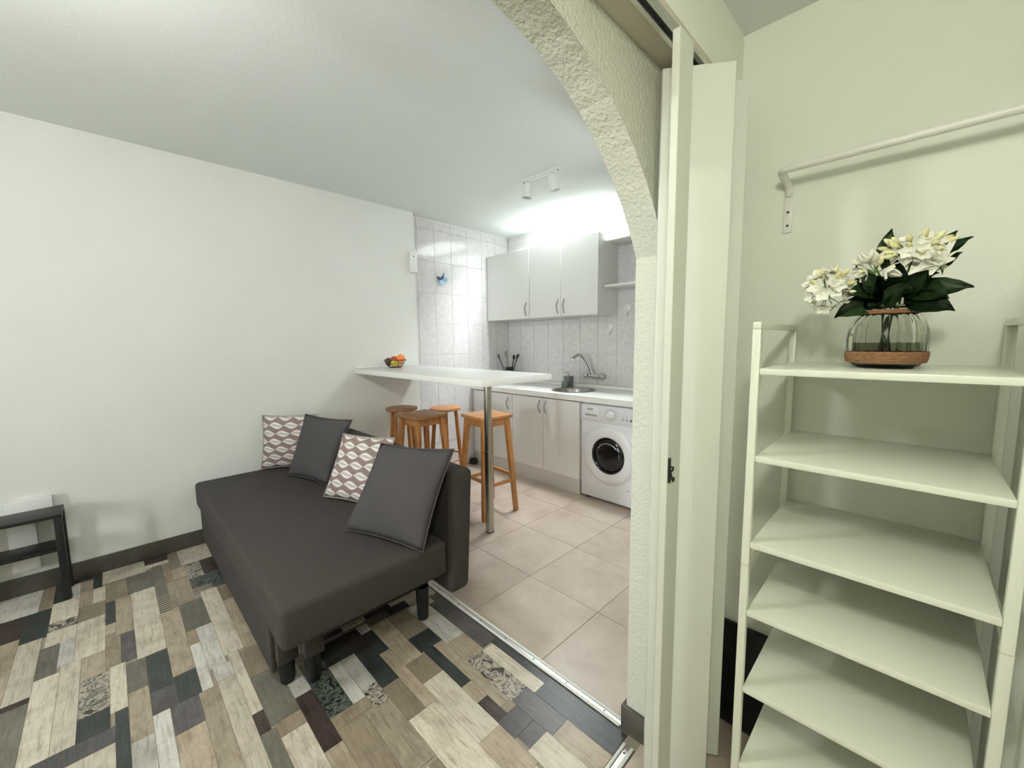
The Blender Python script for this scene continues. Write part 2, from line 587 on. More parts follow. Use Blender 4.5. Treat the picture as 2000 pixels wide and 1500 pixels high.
# aluminium floor strips
def strip(name, x0, x1, y0, y1, along):
    bm = bmesh.new()
    box(bm, x0, x1, y0, y1, -0.002, 0.003)
    s = struct(obj(name, bm, 'alu'))
    w = 0.011
    if along == 'Y':
        obj('ridge', B(x0, x0 + w, y0, y1, 0.003, 0.007), 'metal_white', s, bevel=0.002)
        obj('ridge', B(x1 - w, x1, y0, y1, 0.003, 0.007), 'metal_white', s, bevel=0.002)
    else:
        obj('ridge', B(x0, x1, y0, y0 + w, 0.003, 0.007), 'metal_white', s, bevel=0.002)
        obj('ridge', B(x0, x1, y1 - w, y1, 0.003, 0.007), 'metal_white', s, bevel=0.002)
    t = (y0 if along == 'Y' else x0) + 0.07
    e = y1 if along == 'Y' else x1
    while t < e:
        c = ((x0 + x1) / 2, t, 0.003) if along == 'Y' else (t, (y0 + y1) / 2, 0.003)
        obj('screw', LA([(0.0035, 0), (0.003, 0.0012)], c, seg=8), 'dark_metal', s)
        t += 0.17
strip('trim_1', 1.142, 1.180, 0.645, 3.295, 'Y')
strip('trim_2', -0.185, 1.105, 0.568, 0.606, 'X')

# ------------------------------------------------------------------ floor planks (printed boards) and tiles
unit = {}
def unit_box(mat):
    if mat not in unit:
        bm = B(0, 1, 0, 1, -1, 0)
        me = bpy.data.meshes.new('unit_' + mat)
        bmesh.ops.recalc_face_normals(bm, faces=bm.faces[:])
        bm.to_mesh(me); bm.free()
        me.materials.append(MATS[mat])
        unit[mat] = me
    return unit[mat]
def piece(name, mat, x0, x1, y0, y1, top, thick, parent):
    o = bpy.data.objects.new(name, unit_box(mat))
    o.location = (x0, y0, top)
    o.scale = (x1 - x0, y1 - y0, thick)
    o.parent = parent
    COL.objects.link(o)
    return o
PLANKS = "30,49,202,225,W;49,53,202,225,T;53,58,205,224,D;53,61,187,205,C;35,46,183,202,N;46,53,178,202,D;53,61,180,187,P;53,61,169,180,C;61,69,152,180,C;61,69,180,193,T;61,65,193,220,B;65,68,208,225,D;58,65,220,225,N;65,69,193,208,C;68,83,210,225,C;69,76,190,210,T;76,85,191,210,G;69,72,170,190,D;72,77,159,190,B;77,85,137,191,C;69,72,162,170,B;69,72,153,162,T;69,73,139,153,T;73,77,139,159,K;35,46,163,183,B;46,52,141,178,C;52,57,149,169,G;57,61,152,169,W;58,63,108,152,C;63,69,138,152,B;63,70,118,138,P;63,70,108,118,D;70,74,114,139,C;74,79,120,137,G;79,85,115,137,D;74,79,97,120,B;52,58,108,149,C;43,52,138,141,N;43,52,107,138,G;55,71,101,108,K;71,74,80,114,D;59,71,84,101,C;74,79,79,97,W;79,83,73,104,W;79,85,104,115,K;85,91,104,118,D;83,90,91,104,K;85,91,118,163,B;83,90,68,91,B;90,95,63,104,B;95,100,58,105,C;91,94,104,132,W;100,103,83,117,C;94,99,113,142,W;99,105,117,170,C;103,114,99,115,T;105,113,125,155,B;105,113,155,170,T;105,114,115,125,B;103,111,75,99,G;104,111,69,75,T;104,111,42,69,C;100,103,74,83,N;100,104,54,74,G;111,116,56,80,N;111,116,80,99,W;116,123,65,88,Q;116,127,60,65,T;116,124,33,60,T;123,127,65,85,W;127,132,68,85,W;132,138,64,86,D;138,142,78,92,D;132,138,86,97,N;123,132,85,97,D;142,149,67,94,B;142,150,56,67,T;142,150,28,56,C;149,158,68,77,D;150,154,46,68,D;149,158,77,93,T;158,166,65,89,W;154,158,32,68,B;158,166,53,65,B;158,165,31,53,P;166,173,54,78,K;165,170,28,53,C;170,173,28,54,D;165,173,0,28,D;158,165,15,31,K;150,154,29,38,N;150,158,22,29,K;151,158,17,22,K;150,154,38,46,B;142,150,13,28,B;150,158,2,17,C;158,165,0,15,B;132,142,17,48,C;127,132,59,68,P;124,132,34,59,B;132,138,48,64,T;138,142,48,78,B;89,97,165,190,B;91,99,142,165,G;85,89,179,213,G;85,89,163,179,S;96,111,204,225,C;103,112,187,204,N;97,103,186,204,P;104,112,170,187,Q;97,104,175,186,Q;97,104,170,175,S;83,92,213,217,C;89,92,190,213,T;92,97,191,203,B;92,96,203,224,T;83,92,217,225,N;0,9,0,40,C;0,11,40,90,T;0,9,90,116,C;0,9,116,166,W;0,10,166,192,B;0,11,192,225,B;9,18,0,26,B;9,18,26,40,N;9,20,90,130,K;9,19,130,164,C;10,21,166,192,C;11,22,40,80,G;11,21,80,90,C;11,20,192,225,B;18,27,0,40,C;19,29,130,166,N;20,31,90,124,T;20,30,124,130,T;20,30,192,225,B;21,31,80,90,N;21,30,166,192,C;22,32,40,80,W;27,38,0,40,D;29,39,130,163,G;29,35,163,166,T;30,39,124,130,B;30,35,166,202,T;31,42,80,120,G;31,42,120,124,B;32,41,40,66,D;32,41,66,80,K;38,49,0,34,C;38,48,34,40,B;39,43,124,150,C;39,46,150,163,B;41,52,40,80,C;42,52,80,107,B;43,46,141,150,B;48,59,34,40,T;49,59,0,34,B;52,62,40,74,B;52,63,74,84,B;52,59,84,101,C;52,55,101,108,B;58,61,205,220,W;59,70,0,34,W;59,68,34,40,W;62,71,40,74,C;63,72,74,80,K;63,71,80,84,T;68,77,34,40,T;70,79,0,34,N;71,80,40,66,B;71,81,66,73,W;72,79,74,79,B;77,86,34,40,B;79,89,0,34,K;80,91,40,63,N;80,90,63,66,G;86,96,34,40,K;89,99,0,26,N;89,98,26,34,W;91,100,40,58,B;91,95,58,63,W;91,94,132,142,T;95,100,105,113,W;96,106,34,40,C;98,107,26,34,B;99,108,0,26,B;100,104,42,54,T;106,116,34,40,N;107,118,26,33,C;108,118,0,26,T;111,116,40,56,B;111,120,204,225,D;112,121,170,204,T;113,123,125,165,W;113,122,165,170,C;114,125,99,125,C;116,123,88,99,T;118,129,0,33,W;120,129,204,225,T;121,131,170,204,B;122,131,165,170,G;123,133,125,165,N;125,134,99,125,K;129,140,0,17,G;129,132,17,33,T;129,138,204,225,G;131,142,165,199,B;131,141,199,204,W;133,143,125,159,B;133,144,159,165,B;134,143,99,125,C;138,142,92,97,W;138,147,204,225,K;140,149,0,13,C;141,152,199,204,K;142,151,94,99,G;142,152,165,199,W;143,154,99,139,N;143,154,139,159,W;144,153,159,165,D;147,156,204,225,B;151,160,94,99,D;152,163,165,204,T;153,163,159,165,C;154,158,29,32,T;154,165,99,139,W;154,164,139,159,K;156,166,204,225,B;158,169,89,93,W;160,169,94,99,C;163,173,159,193,T;163,173,193,204,C;164,173,139,159,C;165,173,99,133,C;165,173,133,139,C;166,173,78,89,D;166,173,204,225,C;169,173,89,93,D;169,173,94,99,W"
GX, GY, GS = -0.936, 0.61, 0.012
for s_ in PLANKS.split(';'):
    a, c, d, e, k = s_.split(',')
    x0, x1 = GX + int(a) * GS, GX + int(c) * GS
    y0, y1 = GY + int(d) * GS, GY + int(e) * GS
    piece('plank', 'plank_' + k, x0 + 0.0006, min(x1, 1.142) - 0.0006, y0 + 0.0006, min(y1, 3.31) - 0.0006, random.uniform(-0.0006, 0.0), 0.004, floor)
# unseen rest of the boarded floor
rest = obj('plank_field', B(-3.5, GX - 0.001, AR, WY, -0.003, -0.0002), 'plank_B', floor)
rest['kind'] = 'stuff'

xs = [1.180, 1.60, 2.035, 2.47, 2.905, BX]
ys = [0.61, 1.03, 1.479, 1.936, 2.39, 2.84, 3.29, KY]
obj('grout_bed', B(1.16, BX, -1.15, KY, -0.003, -0.0022), 'floor_grout', floor)
for x0, x1 in zip(xs, xs[1:]):
    for y0, y1 in zip(ys, ys[1:]):
        piece('tile', 'floor_tile', x0 + 0.0015, x1 - 0.0015, y0 + 0.0015, y1 - 0.0015, random.uniform(-0.0005, 0.0), 0.004, floor)
hx = [-0.19, 0.26, 0.71, 1.16, 1.447]
hy = [-1.15, -0.75, -0.30, 0.15, 0.566]
for x0, x1 in zip(hx, hx[1:]):
    for y0, y1 in zip(hy, hy[1:]):
        piece('tile', 'floor_tile', x0 + 0.0015, x1 - 0.0015, y0 + 0.0015, y1 - 0.0015, 0.0, 0.004, floor)
obj('grout_bed', B(-1.7, 1.16, -1.15, 0.566, -0.003, -0.0022), 'floor_grout', floor)

# ------------------------------------------------------------------ wall tiles
zr = [0.0, 0.30, 0.60, 0.90, 1.20, 1.50, 1.80, 2.10, 2.40, CZ]
xk = [2.06, 2.145, 2.345, 2.546, 2.75, 2.95, 3.15, BX]
G = 0.0010
tile_me = {}
def wall_tile(axis, a0, a1, z0, z1, parent):
    key = (axis, round(a1 - a0, 4), round(z1 - z0, 4))
    if key not in tile_me:
        w, h = a1 - a0 - 2 * G, z1 - z0 - 2 * G
        bm = B(0, w, 0, 0.006, 0, h) if axis == 'x' else B(0, 0.006, 0, w, 0, h)
        bmesh.ops.bevel(bm, geom=[e for e in bm.edges], offset=0.0009, segments=1, affect='EDGES')
        bmesh.ops.recalc_face_normals(bm, faces=bm.faces[:])
        me = bpy.data.meshes.new('wall_tile')
        bm.to_mesh(me); bm.free()
        me.materials.append(MATS['wall_tile'])
        tile_me[key] = me
    o = bpy.data.objects.new('tile', tile_me[key])
    j = random.uniform(-0.0004, 0.0004)
    o.location = (a0 + G, KY + j, z0 + G) if axis == 'x' else (BX + j, a0 + G, z0 + G)
    o.rotation_euler = (random.uniform(-.0015, .0015), 0, 0) if axis == 'x' else (0, random.uniform(-.0015, .0015), 0)
    o.parent = parent
    COL.objects.link(o)
for x0, x1 in zip(xk, xk[1:]):
    for z0, z1 in zip(zr, zr[1:]):
        if z1 < 0.4 or (x0 > 2.9 and z1 <= 0.7):
            continue
        wall_tile('x', x0, x1, z0, z1, wall_kit)
yb = [KY, 3.21, 3.01, 2.805, 2.605, 2.395, 2.19, 1.985, 1.78, 1.575, 1.37, 1.165, 0.96, 0.755, 0.625]
for y1, y0 in zip(yb, yb[1:]):
    for z0, z1 in zip(zr, zr[1:]):
        if z1 < 0.7 or (y0 > 1.97 and 1.55 < z0 and z1 < 2.2):
            continue
        wall_tile('y', y0, y1, z0, z1, wall_back)
obj('tile_trim', B(2.06, BX, KY - 0.004, KY + 0.004, CZ - 0.012, CZ), 'white_gloss', wall_kit)

# ------------------------------------------------------------------ folding door pushed to its end of the track
door = thing('door_1', 'white', 'door', (1.1, 0.44, 0.0))
del door['label']; del door['category']
struct(door)
def leaf(p0, p1, t, z0, z1):
    p0, p1 = Vector((*p0, 0)), Vector((*p1, 0))
    d = (p1 - p0).normalized()
    nrm = Vector((-d.y, d.x, 0))
    if nrm.x < 0:
        nrm = -nrm
    bot = [p0, p1, p1 + nrm * t, p0 + nrm * t]
    bm = bmesh.new()
    hexa(bm, [q + Vector((0, 0, z0)) for q in bot], [q + Vector((0, 0, z1)) for q in bot])
    return obj('leaf', bm, 'door_white', door, bevel=0.0015, seg=1)
la = obj('leaf', B(0.956, 1.030, 0.421, 0.4395, 0.012, 2.014), 'door_white', door, bevel=0.0015, seg=1)
leaf((1.063, 0.512), (1.167, 0.369), 0.018, 0.012, 2.012)
leaf((1.165, 0.522), (1.268, 0.367), 0.018, 0.012, 2.012)
for z in (0.25, 1.05, 1.85):
    obj('hinge', B(0.962, 0.990, 0.4395, 0.4425, z, z + 0.07), 'metal_white', la)
bm = bmesh.new()
box(bm, 0.958, 0.966, 0.4165, 0.421, 0.972, 1.034)
sweep(bm, [(0.962, 0.4165, 1.012), (0.970, 0.4125, 1.010), (0.975, 0.4145, 1.004), (0.970, 0.4165, 0.999)], 0.0024, 6)
sweep(bm, [(0.962, 0.4165, 1.005), (0.964, 0.4135, 0.985), (0.970, 0.4120, 0.975), (0.977, 0.4135, 0.976), (0.976, 0.4135, 0.983)], 0.0028, 6)
lt = obj('latch', bm, 'dark_metal', la)
lt['label'] = 'dark metal hook latch'

# ------------------------------------------------------------------ sofa bed
sofa = thing('sofa_bed', 'charcoal fabric sofa bed with four cushions, end against the white wall', 'sofa', (0.7, 2.4, 0.0))
def rounded(bm_fn, bevel, seg=4):
    return bm_fn
bm = bmesh.new()
box(bm, 0.338, 1.022, 1.452, 3.285, 0.272, 0.432)
obj('seat', bm, 'sofa_fabric', sofa, bevel=0.024, seg=5)
bm = bmesh.new()
hexa(bm, [(1.036, 1.452, 0.155), (1.150, 1.452, 0.155), (1.150, 3.285, 0.155), (1.036, 3.285, 0.155)],
     [(1.056, 1.452, 0.735), (1.184, 1.452, 0.735), (1.184, 3.285, 0.735), (1.056, 3.285, 0.735)])
obj('backrest', bm, 'sofa_fabric', sofa, bevel=0.030, seg=5)
obj('front_panel', B(0.352, 0.372, 1.685, 3.25, 0.055, 0.29), 'sofa_fabric', sofa, bevel=0.006)
obj('base_frame', B(0.38, 1.0, 1.66, 3.22, 0.135, 0.275), 'sofa_fabric', sofa, bevel=0.006)
obj('base_frame', B(0.45, 1.01, 1.60, 1.645, 0.165, 0.275), 'black', sofa, bevel=0.004)
for x, y, zt in ((0.404, 1.682, 0.10), (0.481, 1.618, 0.12), (0.981, 1.613, 0.165), (0.404, 3.15, 0.14), (0.98, 3.15, 0.14)):
    lg = obj('leg', LA([(0.024, 0.0), (0.026, 0.008), (0.031, zt)], (x, y, 0), seg=20), 'black', sofa, smooth='auto')
    if y < 2 and x < 0.6:
        obj('leg_block', B(x - 0.036, x + 0.036, y - 0.034, y + 0.036, zt - 0.004, 0.276), 'sofa_fabric', lg, bevel=0.004)

def pillow(label, mat, BL, BR, TL, TR, th, group):
    c = [Vector(q) for q in (BL, BR, TL, TR)]
    ctr = (c[0] + c[1] + c[2] + c[3]) / 4
    nrm = (c[1] - c[0]).cross(c[2] - c[0]).normalized()
    n = 18
    bm = bmesh.new()
    uvl = bm.loops.layers.uv.new('UVMap')
    rnd = random.Random(hash(label) % 1000)
    ph = [rnd.uniform(0, 6) for _ in range(4)]
    grids = []
    def P(u, v, side):
        # edges bow inwards between the corners
        bu = 0.030 * (4 * v * (1 - v)) * (2 * u - 1)
        bv = 0.030 * (4 * u * (1 - u)) * (2 * v - 1)
        uu, vv = u - bu, v - bv
        p = c[0].lerp(c[1], uu).lerp(c[2].lerp(c[3], uu), vv)
        e = (1 - abs(2 * u - 1) ** 2.6) * (1 - abs(2 * v - 1) ** 2.6)
        h = th * (max(e, 0) ** 0.62)
        wr = 0.004 * math.sin(5 * u + ph[0] + 3 * v) * e + 0.003 * math.sin(9 * v + ph[1]) * e
        return p + nrm * (side * h + wr)
    edge = {}
    for side in (1, -1):
        g = []
        for i in range(n + 1):
            row = []
            for j in range(n + 1):
                if i in (0, n) or j in (0, n):
                    if (i, j) not in edge:
                        edge[(i, j)] = bm.verts.new(P(i / n, j / n, 0))
                    row.append(edge[(i, j)])
                else:
                    row.append(bm.verts.new(P(i / n, j / n, side)))
            g.append(row)
        for i in range(n):
            for j in range(n):
                q = [(i, j), (i + 1, j), (i + 1, j + 1), (i, j + 1)]
                if side < 0:
                    q = q[::-1]
                f = bm.faces.new([g[a][b_] for a, b_ in q])
                for lp, (a, b_) in zip(f.loops, q):
                    lp[uvl].uv = (a / n, b_ / n)
    base = (c[0] + c[1]) / 2
    t = thing('cushion', label, 'cushion', base, group)
    o = obj('cover', bm, mat, t, smooth=True)
    pts = []
    for i in range(n):
        pts.append(P(i / n, 0, 0))
    for j in range(n):
        pts.append(P(1, j / n, 0))
    for i in range(n, 0, -1):
        pts.append(P(i / n, 1, 0))
    for j in range(n, 0, -1):
        pts.append(P(0, j / n, 0))
    obj('seam', T(pts, 0.0032, 6, closed=True), mat if mat != 'pillow_pattern' else 'seam_mauve', t, smooth=True)
plain('seam_mauve', (0.40, 0.33, 0.30), 0.9)
zs = 0.437
pillow('leaf-patterned cushion standing in the corner by the white wall', 'pillow_pattern', (0.716, 3.265, zs), (1.01, 3.05, zs), (0.742, 3.24, 0.825), (1.05, 3.06, 0.815), 0.050, 'cushions on the sofa bed')
pillow('smaller plain charcoal cushion, the one nearer the white wall', 'pillow_dark', (0.804, 2.974, zs), (0.917, 2.572, zs), (0.945, 2.985, 0.838), (1.093, 2.57, 0.828), 0.055, 'cushions on the sofa bed')
pillow('leaf-patterned cushion between the two charcoal cushions', 'pillow_pattern', (0.828, 2.397, zs), (0.965, 2.02, zs), (0.968, 2.41, 0.785), (1.125, 2.08, 0.785), 0.055, 'cushions on the sofa bed')
pillow('large plain charcoal cushion, nearest to the doorway', 'pillow_dark', (0.737, 1.89, zs), (0.883, 1.434, zs), (0.946, 1.889, 0.821), (1.064, 1.439, 0.849), 0.060, 'cushions on the sofa bed')

# ------------------------------------------------------------------ breakfast bar
bar = thing('breakfast_bar', 'white breakfast bar top on one steel pole, fixed to the wall', 'table', (1.75, 2.5, 0.0))
obj('top', B(1.450, 2.055, 1.695, 3.309, 1.072, 1.110), 'worktop_white', bar, bevel=0.002)
obj('wall_strip', B(1.450, 2.055, 3.292, 3.309, 1.110, 1.128), 'white_gloss', bar, bevel=0.005)
pl = obj('pole', LA([(0.030, 0.0), (0.030, 0.58)], (1.803, 2.046, 0), seg=32), 'pole_steel', bar, smooth='auto')
obj('upper_tube', LA([(0.0265, 0.575), (0.0265, 1.060)], (1.803, 2.046, 0), seg=32), 'pole_steel', pl, smooth='auto')
obj('mounting_plate', LA([(0.055, 1.060), (0.055, 1.072)], (1.803, 2.046, 0), seg=32), 'pole_steel', pl, smooth='auto')
obj('foot_ring', LA([(0.0315, 0.0), (0.0315, 0.006)], (1.803, 2.046, 0), seg=32), 'dark_metal', pl, smooth='auto')

# ------------------------------------------------------------------ stools
def bar4(bm, p0, p1, w0, w1):
    p0, p1 = Vector(p0), Vector(p1)
    bot = [p0 + Vector((a * w0, b_ * w0, 0)) for a, b_ in ((-1, -1), (1, -1), (1, 1), (-1, 1))]
    top = [p1 + Vector((a * w1, b_ * w1, 0)) for a, b_ in ((-1, -1), (1, -1), (1, 1), (-1, 1))]
    hexa(bm, bot, top)
    return bm
def square_stool(label, cx, cy, h, ang, seatmat):
    t = thing('bar_stool', label, 'stool', (cx, cy, 0), 'wooden stools at the breakfast bar')
    R = Matrix.Rotation(ang, 4, 'Z')
    def W(x, y, z):
        v = R @ Vector((x, y, 0))
        return Vector((cx + v.x, cy + v.y, z))
    def O(name, bm, mat, bevel, par=t):
        for v in bm.verts:
            v.co = W(v.co.x, v.co.y, v.co.z)
        return obj(name, bm, mat, par, bevel=bevel)
    s = 0.145
    O('seat', B(-s, s, -s, s, h - 0.026, h), seatmat, 0.006)
    top = h - 0.026
    a0, a1 = 0.155, 0.108
    for sx in (-1, 1):
        for sy in (-1, 1):
            bm = bmesh.new()
            bar4(bm, (sx * a0, sy * a0, 0), (sx * a1, sy * a1, top), 0.016, 0.019)
            O('leg', bm, 'wood_stool', 0.003)
    def at(z):
        return a0 + (a1 - a0) * z / top
    for sy in (-1, 1):
        O('apron', B(-a1, a1, sy * a1 - 0.010, sy * a1 + 0.010, top - 0.055, top), 'wood_stool', 0.002)
        O('apron', B(sy * a1 - 0.010, sy * a1 + 0.010, -a1, a1, top - 0.055, top), 'wood_stool', 0.002)
        q = at(0.25)
        O('stretcher', B(-q, q, sy * q - 0.008, sy * q + 0.008, 0.235, 0.262), 'wood_stool', 0.002)
        q = at(0.29)
        O('stretcher', B(sy * q - 0.008, sy * q + 0.008, -q, q, 0.275, 0.302), 'wood_stool', 0.002)
def round_stool(label, cx, cy, h, r, ang, seatmat):
    t = thing('round_stool', label, 'stool', (cx, cy, 0), 'wooden stools at the breakfast bar')
    obj('seat', LA([(r - 0.012, h - 0.026), (r - 0.003, h - 0.022), (r, h - 0.013), (r - 0.003, h - 0.004), (r - 0.010, h)], (cx, cy, 0), seg=48), seatmat, t, smooth='auto')
    top = h - 0.026
    def at(k, z):
        a = ang + k * PI / 2
        q = 0.150 + (0.088 - 0.150) * z / top
        return Vector((cx + q * math.cos(a), cy + q * math.sin(a), z))
    for k in range(4):
        obj('leg', T([at(k, 0), at(k, top * 0.5), at(k, top)], [0.013, 0.018, 0.015], 14), 'wood_stool', t, smooth='auto')
        z = 0.36 if k % 2 else 0.30
        obj('rung', T([at(k, z), at((k + 1) % 4, z)], 0.008, 10), 'wood_stool', t, smooth='auto')
square_stool('square wooden bar stool beside the steel pole', 2.045, 2.335, 0.77, -0.08, 'wood_seat')
square_stool('square wooden bar stool between the two round ones, nearest the sofa', 1.715, 2.73, 0.77, 0.03, 'wood_seat_dark')
round_stool('round wooden stool with a dark seat, against the white wall', 1.765, 3.125, 0.77, 0.135, 0.5, 'wood_seat_dark')
round_stool('round wooden stool with a light seat, between square stools', 2.035, 2.865, 0.767, 0.135, 0.9, 'wood_seat')

# ------------------------------------------------------------------ kitchen cabinets
def handle(par, x, y, z0, z1):
    pts = []
    for i in range(13):
        s = i / 12
        pts.append((x - 0.026 * math.sin(PI * s) - 0.001, y, z0 + (z1 - z0) * s))
    obj('handle', T(pts, 0.0048, 8), 'steel', par, smooth='auto')
def cabinet(name, label, cat, y0, y1, z0, z1, xf, xb, doors, hz, mat, group):
    t = thing(name, label, cat, ((xf + xb) / 2, (y0 + y1) / 2, z0), group)
    bm = bmesh.new()
    ya, yz, xa = y0 + 0.0005, y1 - 0.0005, xf + 0.019
    box(bm, xa, xb, ya, ya + 0.016, z0, z1)
    box(bm, xa, xb, yz - 0.016, yz, z0, z1)
    box(bm, xa, xb, ya + 0.016, yz - 0.016, z0, z0 + 0.016)
    box(bm, xb - 0.006, xb, ya + 0.016, yz - 0.016, z0 + 0.016, z1)
    if z0 > 1:
        box(bm, xa, xb - 0.006, ya + 0.016, yz - 0.016, z1 - 0.016, z1)
    obj('carcass', bm, mat, t)
    for a, b_, hy in doors:
        d = obj('door', B(xf, xf + 0.018, a + 0.0015, b_ - 0.0015, z0 + 0.002, z1 - 0.002), mat, t, bevel=0.0015, seg=1)
        handle(d, xf, hy, hz[0], hz[1])
    return t
XU = 3.02
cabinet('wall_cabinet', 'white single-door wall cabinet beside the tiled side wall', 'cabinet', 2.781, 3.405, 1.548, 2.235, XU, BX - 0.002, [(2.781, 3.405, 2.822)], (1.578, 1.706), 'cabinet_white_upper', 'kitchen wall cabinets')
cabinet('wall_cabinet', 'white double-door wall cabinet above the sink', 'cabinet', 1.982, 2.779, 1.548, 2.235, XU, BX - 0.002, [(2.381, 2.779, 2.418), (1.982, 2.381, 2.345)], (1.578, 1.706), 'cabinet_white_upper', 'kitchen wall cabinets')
XB = 2.79
cabinet('base_cabinet', 'white single-door base cabinet under the corner of the worktop', 'cabinet', 2.805, 3.402, 0.13, 0.808, XB, BX - 0.005, [(2.805, 3.402, 2.862)], (0.655, 0.775), 'cabinet_white', 'kitchen base cabinets')
cabinet('base_cabinet', 'white double-door base cabinet under the sink', 'cabinet', 1.998, 2.803, 0.13, 0.808, XB, BX - 0.005, [(2.401, 2.803, 2.443), (1.998, 2.401, 2.370)], (0.665, 0.785), 'cabinet_white', 'kitchen base cabinets')
tag(obj('plinth', B(2.797, 2.815, 1.998, 3.402, 0.0, 0.128), 'plinth'), 'beige plinth board along the floor under the base cabinets', 'plinth')

# worktop with a round hole for the sink
SX, SY, SR = 3.062, 2.262, 0.205
def plate_with_hole(x0, x1, y0, y1, z0, z1, cx, cy, r, n=48):
    bm = bmesh.new()
    def edgept(a):
        dx, dy = math.cos(a), math.sin(a)
        ts = []
        if dx > 1e-9: ts.append((x1 - cx) / dx)
        if dx < -1e-9: ts.append((x0 - cx) / dx)
        if dy > 1e-9: ts.append((y1 - cy) / dy)
        if dy < -1e-9: ts.append((y0 - cy) / dy)
        t = min(ts)
        return cx + dx * t, cy + dy * t
    ang = sorted([2 * PI * k / n for k in range(n)] + [math.atan2(y - cy, x - cx) % (2 * PI) for x in (x0, x1) for y in (y0, y1)])
    rings = []
    for a in ang:
        ex, ey = edgept(a)
        ix, iy = cx + r * math.cos(a), cy + r * math.sin(a)
        rings.append([bm.verts.new(p) for p in ((ix, iy, z0), (ix, iy, z1), (ex, ey, z1), (ex, ey, z0))])
    for a, b_ in zip(rings, rings[1:] + rings[:1]):
        for k in range(4):
            bm.faces.new([a[k], b_[k], b_[(k + 1) % 4], a[(k + 1) % 4]])
    return bm
wt = thing('worktop', 'white kitchen worktop with an inset round sink opening', 'worktop', (3.05, 2.4, 0.81))
obj('slab', plate_with_hole(2.765, BX - 0.001, 1.355, 3.408, 0.818, 0.865, SX, SY, SR - 0.012), 'worktop_white', wt)
obj('upstand', B(BX - 0.022, BX - 0.001, 1.355, 3.408, 0.865, 0.895), 'white_gloss', wt, bevel=0.006)
tag(obj('end_board', B(2.80, BX - 0.005, 1.357, 1.372, 0.0, 0.817), 'cabinet_white'), 'white end panel carrying the worktop beyond the washing machine', 'panel')

sink = thing('sink', 'round stainless steel sink let into the white worktop', 'sink', (SX, SY, 0.72))
obj('bowl', LA([(SR, 0.866), (SR + 0.002, 0.869), (SR - 0.012, 0.870), (SR - 0.022, 0.866), (SR - 0.030, 0.85), (SR - 0.045, 0.75), (SR - 0.075, 0.725), (0.03, 0.72)], (SX, SY, 0), seg=56, ends=False), 'steel', sink, smooth='auto')
obj('drain', LA([(0.032, 0.719), (0.030, 0.723), (0.010, 0.722)], (SX, SY, 0), seg=24), 'chrome', sink, smooth='auto')
obj('overflow', LA([(0.016, 0.0), (0.014, 0.003)], (SX + 0.10, SY - 0.135, 0.82), axis=(-0.6, 0.8, 0), seg=16), 'dark_metal', sink)

fa = thing('kitchen_tap', 'chrome wall-mounted kitchen tap with swan-neck spout above the sink', 'tap', (3.30, 2.19, 0.99))
obj('body', T([(3.285, 2.245, 0.985), (3.285, 2.125, 0.985)], 0.017, 16), 'chrome', fa, smooth='auto')
sp = []
for i in range(17):
    s = i / 16
    a = PI * 0.5 - s * PI * 1.02
    sp.append((3.285 - 0.20 * s ** 1.2, 2.21 + 0.085 * s, 1.0 + 0.19 * math.sin(min(1, s * 1.25) * PI * 0.56) - (0.03 * max(0, s - 0.8) / 0.2)))
obj('spout', T(sp, 0.0145, 12), 'chrome', fa, smooth='auto')
obj('aerator', T([sp[-1], (sp[-1][0] - 0.003, sp[-1][1], sp[-1][2] - 0.022)], 0.016, 12), 'chrome', fa, smooth='auto')
for y, s in ((2.255, 1), (2.115, -1)):
    k = obj('knob', LA([(0.016, 0), (0.026, 0.008), (0.028, 0.022), (0.018, 0.032)], (3.285, y, 0.985), axis=(0, s, 0), seg=18), 'chrome', fa, smooth='auto')
    obj('wall_flange', LA([(0.030, 0), (0.028, 0.010), (0.014, 0.014), (0.014, 0.062)], (BX - 0.001, y - 0.02 * s, 0.985), axis=(-1, 0, 0), seg=20), 'chrome', fa, smooth='auto')

so = thing('soap_dispenser', 'grey square soap dispenser behind the sink', 'dispenser', (3.225, 2.445, 0.866))
obj('bottle', B(3.19, 3.262, 2.409, 2.481, 0.866, 0.975), 'soap_grey', so, bevel=0.006)
obj('sponge_tray', B(3.155, 3.190, 2.409, 2.481, 0.866, 0.925), 'soap_grey', so, bevel=0.004)
bm = T([(3.226, 2.445, 0.975), (3.226, 2.445, 1.016)], 0.007, 12)
sweep(bm, [(3.226, 2.445, 1.012), (3.205, 2.458, 1.016), (3.190, 2.468, 1.008)], 0.005, 10)
lathe(bm, [(0.016, 0.975), (0.016, 0.985), (0.010, 0.990)], (3.226, 2.445, 0), seg=16)
obj('pump', bm, 'chrome', so, smooth='auto')

